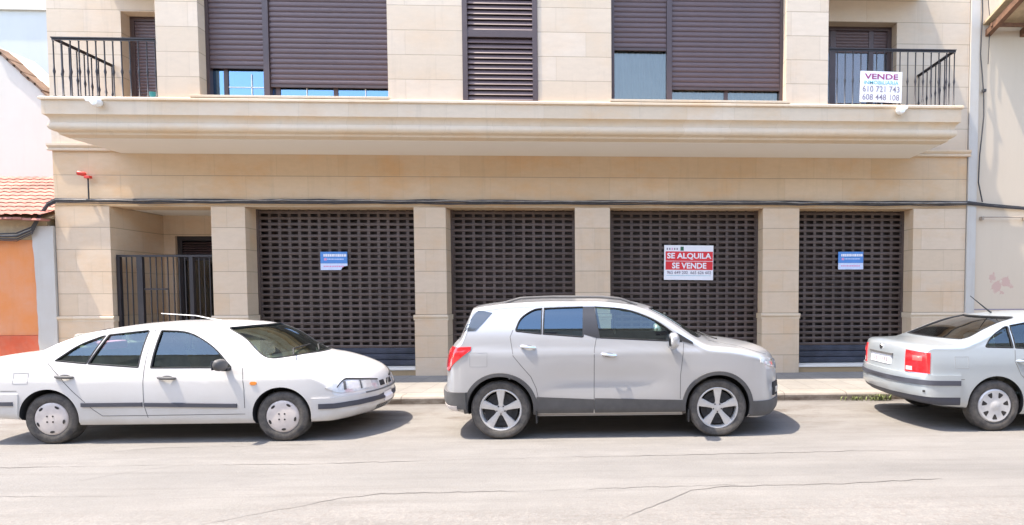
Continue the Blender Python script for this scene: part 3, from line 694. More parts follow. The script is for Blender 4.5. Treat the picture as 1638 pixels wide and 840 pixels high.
# ---- weeds in the gutter
def weed(x, y, n, h, lb):
    rr = random.Random(int(x*100)); m = MB()
    for i in range(n):
        a = rr.uniform(0,6.28); px_, py_ = x+rr.gauss(0,.10), y+rr.gauss(0,.025); L = h*rr.uniform(.5,1.1); wd = rr.uniform(.006,.014)
        d = Vector((math.cos(a),math.sin(a)*.6,0)); s_ = Vector((-d.y,d.x,0))*wd; b0 = Vector((px_,py_,0)); k = len(m.v)
        for q,(u,v,ww) in enumerate(((0,0,.6),(.25,.55,1),(.6,.9,.8),(1.0,.85,.1))):
            p = b0+d*L*u*.8+Vector((0,0,L*v)); m.v += [tuple(p-s_*ww),tuple(p+s_*ww)]
        m.f += [(k,k+1,k+3,k+2),(k+2,k+3,k+5,k+4),(k+4,k+5,k+7,k+6)]
    me = bpy.data.meshes.new('weed'); me.from_pydata(m.v,[],m.f); me.materials.append(M['leaf'])
    o = bpy.data.objects.new('weed_tuft', me); C.objects.link(o); tag(o, lb, 'weed', 'weeds along the kerb')
weed(3.95,8.71,34,.07,'low green weeds at the kerb foot, further from the saloon')
weed(4.36,8.69,60,.10,'thicker green weed tuft beside the tail of the pale blue saloon')
# ================================================================ CARS
# car space: x forwards, y to the left, z up; origin on the ground midway between the axles
def pchip(pts):
    xs = [p[0] for p in pts]; ys = [p[1] for p in pts]; n = len(xs)
    h = [xs[i+1]-xs[i] for i in range(n-1)]; d = [(ys[i+1]-ys[i])/h[i] for i in range(n-1)]
    m = [0]*n
    for i in range(1,n-1):
        if d[i-1]*d[i] > 0:
            w1, w2 = 2*h[i]+h[i-1], h[i]+2*h[i-1]; m[i] = (w1+w2)/(w1/d[i-1]+w2/d[i])
    m[0] = d[0]; m[-1] = d[-1]
    def f(x):
        if x <= xs[0]: return ys[0]
        if x >= xs[-1]: return ys[-1]
        i = 0
        while x > xs[i+1]: i += 1
        t = (x-xs[i])/h[i]; t2, t3 = t*t, t*t*t
        return (2*t3-3*t2+1)*ys[i]+(t3-2*t2+t)*h[i]*m[i]+(-2*t3+3*t2)*ys[i+1]+(t3-t2)*h[i]*m[i+1]
    return f
class Car:
    pass
def car_solid(s, x0, x1, inset=0, dx=.03, zfloor=None):
    """loft of sections; inset shrinks it (for the cabin cavity)"""
    zt, zb, wf, T = s.zt, s.zb, s.w, s.T
    xs = []; x = x0
    while x < x1-1e-6:
        xs.append(x); e = min(x-s.xr, s.xf-x); x += dx if e > .25 else dx*.5 if e > .08 else dx*.25
    xs.append(x1)
    rings = []
    NS, NC, NTp = 26, 7, 9
    for x in xs:
        top = zt(x)-inset; bot = (zb(x) if zfloor is None else zfloor); top = max(top, bot+.06)
        W_ = wf(x)-inset; bow = s.bow(x)
        cr = min(s.crown(x), (top-bot)*.4); rc = min(s.rc(x), (top-bot-cr)*.4)
        ze = top-cr-rc; half = []
        b0 = bot; rb = min(.06,(ze-bot)*.3)
        yb = W_*T(b0+rb)
        half += [(0,b0),(yb*.4,b0),(yb*.75,b0),(yb-rb*1.3,b0+.002),(yb-rb*.45,b0+rb*.3)]
        for i in range(NS):
            z = b0+rb+(ze-b0-rb)*i/(NS-1); half.append((W_*T(z)+s.hip(x,z),z))
        y1 = W_*T(ze)+s.hip(x,ze)
        for i in range(1,NC+1):
            a = math.pi/2*i/NC; half.append((y1-rc*s.rcy*(1-math.cos(a)), ze+rc*math.sin(a)))
        y2, z2 = half[-1]
        for i in range(1,NTp+1):
            t = i/NTp; half.append((y2*(1-t), z2+cr*(1-(1-t)**2)))
        ring = half+[(-y,z) for (y,z) in reversed(half[1:-1])]
        rings.append([(x-bow*(abs(y)/max(W_,.1))**s.bp if inset==0 or True else x, y, z) for (y,z) in ring])
    v = [p for r in rings for p in r]; k = len(rings[0]); f = []
    for i in range(len(rings)-1):
        for j in range(k): f.append((i*k+j, i*k+(j+1)%k, (i+1)*k+(j+1)%k, (i+1)*k+j))
    # end caps: shrinking domed rings
    for end, sg_ in ((0,-1),(len(rings)-1,1)):
        base = rings[end]; zc = (base[0][2]+max(p[2] for p in base))/2; prev = end*k
        dome = 0 if inset else s.dome
        for q, fr in enumerate((.93,.8,.55,.25)):
            n = len(v); hz = (1-fr)
            for (x,y,z) in base:
                W_ = wf(xs[end])-inset; bw_ = s.bow(xs[end]); yn = y*(.99,.93,.72,.36)[q]
                v.append((xs[end]-bw_*(abs(yn)/max(W_,.1))**s.bp+sg_*dome*math.sqrt(1-fr**2), yn, zc+(z-zc)*fr))
            for j in range(k): f.append((prev+j, prev+(j+1)%k, n+(j+1)%k, n+j))
            prev = n
        f.append(tuple(prev+j for j in range(k)))
    me = bpy.data.meshes.new('body'); me.from_pydata(v,[],f)
    bm = bmesh.new(); bm.from_mesh(me); bmesh.ops.remove_doubles(bm, verts=bm.verts, dist=1e-5)
    bmesh.ops.recalc_face_normals(bm, faces=bm.faces); bm.to_mesh(me); bm.free()
    return me
def tmpobj(me, mat):
    me.materials.clear(); me.materials.append(mat); o = bpy.data.objects.new('t', me); C.objects.link(o); return o
def bool_diff(me, mat, cutters):
    """returns me minus every (mesh, material)"""
    o = tmpobj(me, mat); ts = []
    for cme, cmat in cutters:
        c = tmpobj(cme, cmat); ts.append(c)
        md = o.modifiers.new('b','BOOLEAN'); md.operation = 'DIFFERENCE'; md.solver = 'EXACT'; md.object = c
        md.material_mode = 'TRANSFER'
    bpy.context.view_layer.update()
    r = bpy.data.meshes.new_from_object(o.evaluated_get(bpy.context.evaluated_depsgraph_get()))
    for t in ts+[o]: bpy.data.objects.remove(t)
    return r
def smooth_poly(pts, r=.03, n=4):
    """round the corners of a 2D polygon"""
    out = []; k = len(pts)
    for i in range(k):
        p0, p, p1 = (Vector((*pts[(i+j)%k][:2],0)) for j in (-1,0,1))
        rr = r if len(pts[i]) < 3 else pts[i][2]
        a, b = (p0-p), (p1-p); la, lb = min(rr,a.length*.45), min(rr,b.length*.45)
        A, B_ = p+a.normalized()*la, p+b.normalized()*lb
        for j in range(n+1):
            t = j/n; q = A*(1-t)**2+p*2*t*(1-t)+B_*t*t; out.append((q.x,q.y))
    return out
def offset_poly(P, d):
    k = len(P); ar = sum(P[i][0]*P[(i+1)%k][1]-P[(i+1)%k][0]*P[i][1] for i in range(k)); sg_ = 1 if ar > 0 else -1; out = []
    for i in range(k):
        a, b = Vector((*P[i-1],0)), Vector((*P[(i+1)%k],0)); t = (b-a).normalized()
        out.append((P[i][0]+t.y*d*sg_, P[i][1]-t.x*d*sg_))
    return out
def frame(kind, s):
    """projection set-ups: returns function (a,b) -> (origin, direction)"""
    if kind == 'side': return lambda a,b: (Vector((a,-3,b)), Vector((0,1,0)))
    if kind == 'far': return lambda a,b: (Vector((a,3,b)), Vector((0,-1,0)))
    if kind == 'front': return lambda a,b: (Vector((s.xf+1,a,b)), Vector((-1,0,0)))
    if kind == 'rear': return lambda a,b: (Vector((s.xr-1,a,b)), Vector((1,0,0)))
    if kind == 'top': return lambda a,b: (Vector((a,b,3)), Vector((0,0,-1)))
    if kind[0] == 'wrapf':     # a = angle from straight ahead (deg, negative = near side)
        x0 = s.xf-kind[1]; rx, ry = kind[1], kind[2] if len(kind)>2 else .85
        def f(a,b):
            d = Vector((math.cos(R(a)), math.sin(R(a)),0)); c = Vector((x0,0,b)); return c+d*3, -d
        return f
    if kind[0] == 'wrapr':
        x0 = s.xr+kind[1]
        def f(a,b):
            d = Vector((-math.cos(R(a)), math.sin(R(a)),0)); c = Vector((x0,0,b)); return c+d*3, -d
        return f
def cast(bvh, fr, a, b, off):
    o, d = fr(a,b); h = bvh.ray_cast(o, d)
    if h[0] is None: return None
    n = h[1]
    if n.dot(d) > 0: n = -n
    return h[0]+n*off
def patch(bvh, fr, poly, off, rows=14, cols=20, rim=.012):
    bs = [p[1] for p in poly]; b0, b1 = min(bs), max(bs); e = (b1-b0)*.004; m = MB(); grid = []
    for i in range(rows+1):
        t = i/rows; b = b0+e+(b1-b0-2*e)*t; X = []
        for p, q in zip(poly, poly[1:]+poly[:1]):
            if (p[1] <= b) != (q[1] <= b): X.append(p[0]+(q[0]-p[0])*(b-p[1])/(q[1]-p[1]))
        if len(X) < 2: continue
        l, r = min(X), max(X); row = []
        for j in range(cols+1):
            P = cast(bvh, fr, l+(r-l)*j/cols, b, off); row.append(P)
        if any(P is None for P in row):
            ok = [P for P in row if P is not None]
            if not ok: continue
            last = ok[0]; 
            for j in range(len(row)):
                if row[j] is None: row[j] = last.copy()
                else: last = row[j]
        grid.append(row)
    m.v = [tuple(P) for r_ in grid for P in r_]; k = cols+1
    m.f = [(i*k+j,i*k+j+1,(i+1)*k+j+1,(i+1)*k+j) for i in range(len(grid)-1) for j in range(cols)]
    if rim:
        o, d = fr((poly[0][0]),(b0+b1)/2)
        nr = len(grid); bd = [j for j in range(k)]+[i*k+k-1 for i in range(1,nr)]+[(nr-1)*k+j for j in range(k-2,-1,-1)]+[i*k for i in range(nr-2,0,-1)]
        n0 = len(m.v)
        for q in bd: _, dd = fr(0,(b0+b1)/2) if False else (None, d); P = Vector(m.v[q])+dd*rim; m.v.append(tuple(P))
        L = len(bd)
        for i in range(L): m.f.append((bd[i], bd[(i+1)%L], n0+(i+1)%L, n0+i))
    return m
def ribbon(bvh, fr, path, wd, off, closed=False, step=.03, base=-.004):
    """raised strip following a path drawn in projection space; wd in metres (or list)"""
    P = []
    L = list(path)+([path[0]] if closed else [])
    for p, q in zip(L, L[1:]):
        n = max(1, int(max(abs(p[0]-q[0])*(1 if abs(p[0])<4 and abs(q[0])<4 else .012), abs(p[1]-q[1]))/step))
        for i in range(n): P.append((p[0]+(q[0]-p[0])*i/n, p[1]+(q[1]-p[1])*i/n))
    if not closed: P.append(L[-1])
    pts = [cast(bvh, fr, a, b, 0) for a,b in P]; prs = [(p,fr(*ab)[1]) for p,ab in zip(pts,P) if p is not None]
    m = MB(); n = len(prs)
    if n < 2: return m
    for i,(p,d) in enumerate(prs):
        a = prs[(i-1)%n if closed else max(i-1,0)][0]; b = prs[(i+1)%n if closed else min(i+1,n-1)][0]
        t = (b-a); t = t.normalized() if t.length > 1e-6 else Vector((1,0,0)); s_ = t.cross(-d).normalized(); out = s_.cross(t).normalized()
        if out.dot(-d) < 0: out = -out
        w_ = wd/2
        for q in (p+s_*w_+out*base, p+s_*w_*.8+out*off, p-s_*w_*.8+out*off, p-s_*w_+out*base): m.v.append(tuple(q))
    for i in range(n if closed else n-1):
        i2 = (i+1)%n
        for j in range(3): m.f.append((i*4+j, i*4+j+1, i2*4+j+1, i2*4+j))
    if not closed: m.f += [(0,1,2,3), tuple((n-1)*4+j for j in (3,2,1,0))]
    return m
def arc(cx, cz, r, a0, a1, n=24): return [(cx+r*math.cos(R(a0+(a1-a0)*i/n)), cz+r*math.sin(R(a0+(a1-a0)*i/n))) for i in range(n+1)]

def join_faces(o, extra, mat):
    me = o.data; me.materials.append(mat); bm = bmesh.new(); bm.from_mesh(me)
    for v, f in extra:
        vs = [bm.verts.new(p) for p in v]
        for q in f: F_ = bm.faces.new([vs[i] for i in q]); F_.material_index = 1
    bm.to_mesh(me); bm.free()
def wheel(root, x, y, r, wd, rimr, kind, side):
    """side -1 = outer face towards -y"""
    hub = MB().lathe([(.0001,-wd*.30),(.13,-wd*.30),(.13,-wd*.24),(rimr*.80,-wd*.24),(rimr*.80,wd*.3),(.0001,wd*.3)],28).build('wheel', M['black'], root, smooth=True, loc=(x,y,r))
    h = wd/2
    t = [(rimr,-h*.80),(rimr+.008,-h*.92),(rimr+(r-rimr)*.35,-h*1.0),(rimr+(r-rimr)*.7,-h*.98),(r-.014,-h*.86),(r-.004,-h*.70)]
    for k in range(4):
        c = -h*.55+k*h*.366; t += [(r,c-.02),(r,c+.012),(r-.007,c+.015),(r-.007,c+.021)]
    t += [(r-.004,h*.70),(r-.014,h*.86),(rimr+(r-rimr)*.7,h*.98),(rimr+(r-rimr)*.35,h),(rimr+.008,h*.92),(rimr,h*.80)]
    ty = MB(); n = len(t); k = 48
    for (rr_,yy) in t:
        for j in range(k): a = 2*math.pi*j/k; ty.v.append((rr_*math.cos(a),yy,rr_*math.sin(a)))
    for i in range(n):
        i2 = (i+1)%n
        for j in range(k): ty.f.append((i*k+j,i*k+(j+1)%k,i2*k+(j+1)%k,i2*k+j))
    ty.build('tyre', M['tyre'], hub, smooth=True)
    f = -h*.80
    rims_extra = []
    if kind == 'five':
        m = MB()
        prof = [(rimr+.002,f-.004),(rimr-.006,f-.010),(rimr-.018,f-.006),(rimr-.026,f+.02),(rimr-.03,f+.08)]
        n0 = len(m.v); k = 48
        for (rr_,yy) in prof:
            for j in range(k): a = 2*math.pi*j/k; m.v.append((rr_*math.cos(a),yy,rr_*math.sin(a)))
        for i in range(len(prof)-1):
            for j in range(k): m.f.append((n0+i*k+j,n0+i*k+(j+1)%k,n0+(i+1)*k+(j+1)%k,n0+(i+1)*k+j))
        for q in range(5):
            a = R(90+72*q); u = Vector((math.cos(a),0,math.sin(a))); v_ = Vector((-u.z,0,u.x))
            st = [(.035,.036,f+.012),(.075,.028,f+.006),(.13,.036,f-.001),(rimr-.035,.052,f-.004),(rimr-.010,.062,f-.004)]
            n0 = len(m.v)
            for (rr_,hw,yy) in st:
                c = u*rr_+Vector((0,yy,0))
                for (s_,d_) in ((-1,.035),(-.92,.006),(-.35,.0),(.35,.0),(.92,.006),(1,.035)): m.v.append(tuple(c+v_*hw*s_+Vector((0,d_,0))))
            for i in range(4):
                for j in range(5): m.f.append((n0+i*6+j,n0+i*6+j+1,n0+(i+1)*6+j+1,n0+(i+1)*6+j))
        m.lathe([(.0001,f+.004),(.028,f+.004),(.032,f+.010),(.062,f+.014),(.066,f+.05)],24)
        rim = m.build('rim', M['silver_rim'], hub, smooth=True)
        for q in range(5):
            a = R(90+36+72*q); nb = MB().lathe([(.0001,f+.001),(.0085,f+.001),(.0085,f+.02)],8,centre=(.050*math.cos(a),0.006,.050*math.sin(a)))
            rims_extra.append((nb.v, nb.f))
        join_faces(rim, rims_extra, M['black'])
    elif kind == 'cap5':
        rim = MB().lathe([(.0001,f-.022),(.05,f-.022),(.09,f-.020),(rimr*.72,f-.018),(rimr*.90,f-.012),(rimr-.004,f-.006),(rimr+.004,f+.004)],40).build('rim', M['hubcap'], hub, smooth=True)
        b = MB()
        for q in range(5):
            a = R(60+72*q); u = Vector((math.cos(a),0,math.sin(a))); v_ = Vector((-u.z,0,u.x)); n0 = len(b.v); c = u*rimr*.80+Vector((0,f-.0185,0))
            for j in range(12): t_ = 2*math.pi*j/12; b.v.append(tuple(c+v_*.027*math.cos(t_)+u*.014*math.sin(t_)))
            b.f.append(tuple(n0+j for j in range(12)))
        for q in range(4):
            a = R(45+90*q); n0 = len(b.v); c = Vector((.045*math.cos(a),f-.0235,.045*math.sin(a)))
            for j in range(10): t_ = 2*math.pi*j/10; b.v.append((c.x+.011*math.cos(t_),c.y,c.z+.011*math.sin(t_)))
            b.f.append(tuple(n0+j for j in range(10)))
        join_faces(rim, [(b.v,b.f)], M['openingdark'])
    else:
        rim = MB().lathe([(.0001,f-.026),(.03,f-.026),(.045,f-.020),(.075,f-.016),(rimr*.84,f-.016),(rimr*.92,f-.018),(rimr-.003,f-.008),(rimr+.004,f+.004)],42).build('rim', M['hubcap2'], hub, smooth=True)
        b = MB()
        for q in range(7):
            a = R(64+360/7*q); u = Vector((math.cos(a),0,math.sin(a))); v_ = Vector((-u.z,0,u.x))
            P = smooth_poly([(rimr*.50,-.010),(rimr*.80,-.034),(rimr*.80,.034),(rimr*.50,.010)],.015,3); n0 = len(b.v)
            for (rr_,s_) in P: b.v.append(tuple(u*rr_+v_*s_+Vector((0,f-.0175,0))))
            b.f.append(tuple(n0+j for j in range(len(P))))
        join_faces(rim, [(b.v,b.f)], M['openingdark'])
    if side > 0: hub.rotation_euler = (0,0,math.pi)
    return hub
M['brightred'] = plain('bright_red_lens', (.85,.10,.09), .2, coat=1)
M['openingdark'] = plain('dark_opening_patch', (.035,.03,.028), .9)  # flat dark patches, shade of the wheel cap openings put into colour
M['hubcap2'] = plain('silver_hubcap', (.58,.57,.57), .42, .3, var=.08, scale=12)

def seat(root, x, y, z, back=True):
    m = MB().ob((x,y,z),(.24,0,0),(0,.24,0),(0,0,.08)).ob((x-.30,y,z+.30),(.055,0,-.0),(0,.23,0),(-.09,0,.30)).ob((x-.42,y,z+.66),(.04,0,0),(0,.12,0),(-.01,0,.08))
    return m.build('seat', M['cream_trim'], root, smooth=True, bev=.03)

def make_car(s, root):
    parts = {}
    me0 = car_solid(s, s.xr, s.xf)
    bm = bmesh.new(); bm.from_mesh(me0); bvh = BVHTree.FromBMesh(bm); 
    s.bvh = bvh; cut = []
    cav = car_solid(s, s.cav[0], s.cav[1], inset=.045, dx=.06, zfloor=.34); cut.append((cav, M['cabin']))
    for x in s.axles:
        for sd_ in (-1,1):
            c = MB().lathe([(.0001,-.28),(s.arch,-.28),(s.arch,.28),(.0001,.28)],56,centre=(x,sd_*(s.W+.28-.27),s.wr+s.archdz))
            cut.append((c.mesh('c'), M['black']))
    for P in s.windows:
        cut.append((MB().prism(smooth_poly(P,.035),'y',-1.5,1.5).mesh('c'), M['black']))
    # screens: outline (y,z), pushed along x outwards from inside the cabin
    cut.append((MB().prism(smooth_poly(s.ws,.06),'x',s.wsx[0],s.wsx[1]).mesh('c'), M['black']))
    cut.append((MB().prism(smooth_poly(s.rs,.06),'x',s.rsx[0],s.rsx[1]).mesh('c'), M['black']))
    body = bool_diff(me0, s.paint, cut); sharp(body, 38); body.name = 'body'
    b = bpy.data.objects.new('body', body); C.objects.link(b); b.parent = root
    side, far, fr_, re_ = (frame(k,s) for k in ('side','far','front','rear'))
    for P in s.windows:
        Q = offset_poly(smooth_poly(P,.035), .010)
        for F_ in (side, far):
            patch(bvh, F_, Q, -.016, 10, 12, 0).build('window_pane', s.pglass if hasattr(s,'pglass') and P[0][0] < -.5 else s.glass, root, smooth=True)
            ribbon(bvh, F_, smooth_poly(P,.035), .017, .003, closed=True, base=-.01).build('window_seal', M['black'], root)
    for Q, F_, nm in ((s.ws, fr_, 'windscreen'), (s.rs, re_, 'rear_screen')):
        o = patch(bvh, F_, offset_poly(smooth_poly(Q,.06),.010), -.012, 14, 22, 0).build(nm, M['screenglass'] if nm=='windscreen' else s.rglass, root, smooth=True)
        ribbon(bvh, F_, smooth_poly(Q,.06), .020, .003, closed=True, base=-.01).build('screen_seal', M['black'], o)
    for L in s.seams:
        fl_ = L[0] == L[-1]
        ribbon(bvh, side, L, .005 if fl_ else .008, .0016, base=-.002).build('fuel_flap_gap' if fl_ else 'panel_gap', M['softgap'] if fl_ else M['gap'], root)
    for x in s.axles:
        for sd_ in (-1,1):
            wheel(root, x, sd_*(s.W-.008-s.tw/2-s.wheelin), s.wr, s.tw, s.rimr, s.rim, sd_)
    for x,y,z in s.seats: seat(root, x, y, z)
    xd = s.wsx[2]
    MB().prism([(xd,.60),(xd,.86),(xd+.12,.93),(xd+.55,.90),(xd+.55,.60)],'y',-s.W+.16,s.W-.16).build('dashboard', M['cabin'], root, bev=.02)
    sw = MB(); n = 24
    for i in range(n):
        pass
    sw.tube([(xd-.10+.03*math.sin(2*math.pi*i/24)*.6, .36+.18*math.cos(2*math.pi*i/24), .88+.17*math.sin(2*math.pi*i/24)) for i in range(25)], .014, 6).ob((xd-.05,.36,.86),(.07,0,-.03),(0,.05,0),(0,0,.04))
    sw.build('steering_wheel', M['black'], root, smooth=True)
    MB().ob((xd+.12,0,s.mirz),(.01,0,0),(0,.11,0),(0,0,.03)).build('rear_view_mirror', M['black'], root, bev=.008)
    bm.free(); return b
M['softgap'] = plain('soft_gap', (.28,.28,.29), .8)
M['pillar'] = plain('gloss_black_pillar', (.03,.03,.034), .35)
M['gap'] = plain('panel_gap', (.13,.13,.13), .8)
M['carglass_dk'] = plain('dark_glazing', (.05,.06,.075), .06, coat=1)
M['dusty_sill'] = plain('dusty_sill', (.30,.27,.24), .7)
M['cabin'] = plain('cabin_lining', (.20,.195,.175), .85, var=.2)
def P_(bvh, fr, poly, off, name, mat, root, rows=14, cols=20, rim=.012, smooth=True, label=None, r=.02):
    o = patch(bvh, fr, smooth_poly(poly, r), off, rows, cols, rim).build(name, mat, root, smooth=smooth)
    if label: o['label'] = label
    return o
def Rb(bvh, fr, path, wd, off, name, mat, root, closed=False, step=.03):
    return ribbon(bvh, fr, path, wd, off, closed, step).build(name, mat, root, smooth=True)
def handle(bvh, root, x, z, L=.17, mat=None, tilt=0):
    p = cast(bvh, frame('side',None), x, z, 0)
    m = MB(); pts = []
    for i in range(9):
        t = i/8; pts.append((x-L/2+L*t, p.y-.006-.026*math.sin(math.pi*t)**.6, z+tilt*(t-.5)*L))
    m.tube(pts, [.012]+[.018]*7+[.012], 8)
    h = m.build('door_handle', mat or M['chrome'], root, smooth=True)
    q = MB().lathe([(.0001,-.0),(L*.34,-.0),(L*.34,.004),(.0001,.004)],20); 
    for i,v in enumerate(q.v): q.v[i] = (v[0],v[1],v[2]*.45)
    q.build('handle_cup', M['gap'], h, loc=(x,p.y-.003,z-.004)); return h
def door_mirror(root, bvh, x, z, mat, s_=1, side=-1, cap=None):
    p = cast(bvh, frame('side',None), x, z-.03, 0); y = abs(p.y)
    m = MB(); n = 9
    st = [(-.00,.30),(.02,.75),(.06,.98),(.11,1),(.155,.9),(.185,.6),(.195,.2)]
    k = 16; n0 = 0
    for (dy,f) in st:
        for j in range(k):
            a = 2*math.pi*j/k; cx, cz = math.cos(a), math.sin(a)
            cx = abs(cx)**.8*(1 if cx>0 else -1); cz = abs(cz)**.75*(1 if cz>0 else -1)
            m.v.append((x+.055*f*cx*s_*(1 if cx>0 else .6), -(y+.035+dy*s_), z+.068*f*cz*s_+dy*.05))
    for i in range(len(st)-1):
        for j in range(k): m.f.append((i*k+j,i*k+(j+1)%k,(i+1)*k+(j+1)%k,(i+1)*k+j))
    m.f += [tuple(range(k)), tuple((len(st)-1)*k+j for j in range(k-1,-1,-1))]
    if side > 0: m.v = [(a,-b,c) for a,b,c in m.v]
    o = m.build('door_mirror', mat, root, smooth=True)
    a = MB().ob((x+.01,side*(y+.02),z-.055),(.035,0,0),(0,.06,0),(0,side*.0,.018)); a.build('mirror_arm', M['black'], o, bev=.008)
    MB().ob((x-.040*s_,side*(y+.035+.105*s_),z+.005),(.003,0,0),(0,.07*s_,0),(0,0,.05*s_)).build('mirror_glass', M['carglass_dk'], o)
    return o

# ---------------------------------------------------------------- white saloon (left)
s = Car(); s.xr, s.xf, s.W = -2.33, 2.17, .85
s.paint = M['paint_white']; s.glass = M['carglass']; s.rglass = M['carglass']
s.zt = pchip([(-2.33,.62),(-2.32,.80),(-2.30,.92),(-2.22,.985),(-2.05,1.01),(-1.80,1.025),(-1.55,1.07),(-1.25,1.21),(-.95,1.31),(-.6,1.36),(-.25,1.38),(.1,1.38),(.45,1.365),(.68,1.325),(.90,1.235),(1.12,1.095),(1.28,1.005),(1.36,.972),(1.55,.935),(1.75,.88),(1.92,.815),(2.02,.765),(2.08,.715),(2.125,.65),(2.155,.585),(2.17,.54)])
# nose runs further with the bow, so stretch the last part
s.zb = pchip([(-2.33,.42),(-2.30,.36),(-2.2,.31),(-1.7,.27),(-1.2,.20),(1.1,.20),(1.6,.20),(2.0,.21),(2.13,.25),(2.17,.31)])
s.w = pchip([(-2.33,.78),(-2.28,.815),(-2.1,.835),(-1.6,.85),(1.3,.85),(1.6,.845),(1.9,.83),(2.07,.81),(2.17,.79)])
s.T = pchip([(.15,.955),(.25,.975),(.40,.992),(.60,1.0),(.735,.997),(.755,.988),(.83,.975),(.89,.958),(.97,.930),(1.08,.880),(1.20,.812),(1.30,.742),(1.36,.69),(1.42,.63)])
s.hip = lambda x,z: 0.0
s.bow = pchip([(-2.33,-.17),(-2.0,-.10),(-1.5,-.04),(-1.0,0),(.0,.0),(.4,.12),(.8,.27),(1.3,.32),(1.7,.30),(2.17,.31)]); s.bp = 2.4
s.crown = pchip([(-2.33,.006),(-2.29,.02),(-2.2,.03),(-1.8,.03),(-1.2,.04),(0,.035),(.8,.05),(1.3,.05),(1.7,.05),(2.08,.035),(2.17,.006)])
s.rc = pchip([(-2.33,.012),(-2.28,.04),(-2.1,.06),(-1.7,.06),(-1.2,.07),(0,.07),(1.0,.06),(1.4,.05),(2.08,.045),(2.17,.012)]); s.rcy = 1.2; s.dome = .015
s.axles = (-1.29,1.29); s.wr = .291; s.arch = .325; s.archdz = .02; s.tw = .175; s.rimr = .187; s.wheelin = .02; s.rim = 'cap5'
s.cav = (-1.45,1.22)
s.windows = [[(-1.235,.955,.01),(-1.02,1.135,.10),(-.80,1.225,.06),(-.77,1.229,.01),(-.885,.92,.01)],
             [(-.865,.918,.01),(-.735,1.238,.01),(-.30,1.288,.02),(-.305,.875,.01)],
             [(-.165,.868,.01),(-.165,1.285,.02),(.16,1.272,.15),(.50,1.10,.3),(.735,.865,.02)]]
s.ws = [(-.715,.945),(-.56,1.305),(-.25,1.318),(.25,1.318),(.56,1.305),(.715,.945),(.35,.968),(-.35,.968)]; s.wsx = (.2,2.4,.62)
s.rs = [(-.60,1.10),(-.50,1.29),(.50,1.29),(.60,1.10)]; s.rsx = (-2.2,-.85)
s.seams = [[(-.235,1.30),(-.235,.88),(-.235,.45),(-.20,.30)],[(.86,.86),(.885,.62),(.885,.40)],[(-1.31,.93),(-1.16,.78),(-1.02,.62),(-.80,.40),(-.70,.325),(-.20,.325)],[(-.20,.325),(.885,.33)],
           [(-1.80,.62),(-1.62,.62)],[(-1.66,.82),(-1.66,.70),(-1.50,.70),(-1.50,.82),(-1.66,.82)]]
s.seats = [(.05,.36,.50),(.05,-.36,.50),(-.85,.36,.50),(-.85,-.36,.50),(-.85,0,.50)]; s.mirz = 1.25
root = thing('parked_saloon', 'white saloon car with grey plastic door strips parked at the left', 'car', (-5.008,7.43,0), group='cars parked along the kerb')
make_car(s, root); bv = s.bvh; SD, FR, RE = frame('side',s), frame('front',s), frame('rear',s); WF, WR = frame(('wrapf',.75),s), frame(('wrapr',.75),s)
Rb(bv,SD,[(-.92,.455),(-.25,.455)],.055,.014,'door_strip',M['plastic_dk'],root); Rb(bv,SD,[(-.22,.452),(.80,.430)],.055,.014,'door_strip',M['plastic_dk'],root)
Rb(bv,frame('far',s),[(-.92,.455),(.80,.430)],.055,.014,'door_strip',M['plastic_dk'],root)
# bumpers: body-coloured raised shells with dark strips
def band(bvh, fr, a0, a1, zlo, zhi, off, name, mat, root, cols=40, rows=6):
    poly = []
    n = 24
    for i in range(n+1): t = i/n; poly.append((a0+(a1-a0)*t, zlo(t) if callable(zlo) else zlo))
    m = MB(); g = []
    for i in range(rows+1):
        row = []
        for j in range(cols+1):
            t = j/cols; a = a0+(a1-a0)*t; zl = zlo(t) if callable(zlo) else zlo; zh = zhi(t) if callable(zhi) else zhi
            zz = zl+(zh-zl)*i/rows; q_ = cast(bvh, fr, a, zz, 0); row.append(None if q_ is None else q_-fr(a,zz)[1]*off)
        g.append(row)
    k = cols+1; pts = [p for r_ in g for p in r_]
    if any(p is None for p in pts):
        last = next(p for p in pts if p is not None)
        for i,p in enumerate(pts):
            if p is None: pts[i] = last.copy()
            else: last = p
    m.v = [tuple(p) for p in pts]
    m.f = [(i*k+j,i*k+j+1,(i+1)*k+j+1,(i+1)*k+j) for i in range(rows) for j in range(cols)]
    bd = [j for j in range(k)]+[i*k+k-1 for i in range(1,rows+1)]+[rows*k+j for j in range(k-2,-1,-1)]+[i*k for i in range(rows-1,0,-1)]
    c = sum((Vector(v) for v in m.v),Vector())/len(m.v); n0 = len(m.v)
    for q in bd:
        p = Vector(m.v[q]); i_, j_ = divmod(q,k); a = a0+(a1-a0)*j_/cols; d = fr(a,0)[1]; m.v.append(tuple(p+d*(off+.004)))
    L = len(bd)
    for i in range(L): m.f.append((bd[i],bd[(i+1)%L],n0+(i+1)%L,n0+i))
    return m.build(name, mat, root, smooth=True)
fb = band(bv,WF,-76,76,.205,.50,.014,'front_bumper',M['paint_white'],root,60,10)
band(bv,WF,-71,-9,.375,.435,.026,'bumper_strip',M['plastic_dk'],fb); band(bv,WF,9,71,.375,.435,.026,'bumper_strip',M['plastic_dk'],fb)
band(bv,WF,-34,34,.495,.512,.014,'bumper_gap',M['gap'],fb,rows=2)
band(bv,WF,-20,20,.245,.31,.016,'lower_grille',M['black'],fb,rows=3); band(bv,WF,-76,76,.185,.215,.020,'chin_spoiler',M['plastic'],fb,rows=3)
for k in range(-4,5): band(bv,WF,k*4.4-.5,k*4.4+.5,.247,.308,.020,'grille_bar',M['paint_white'],fb,cols=2,rows=2)
band(bv,WF,-9,9,.335,.445,.030,'number_plate',M['signwhite'],fb,12,4)
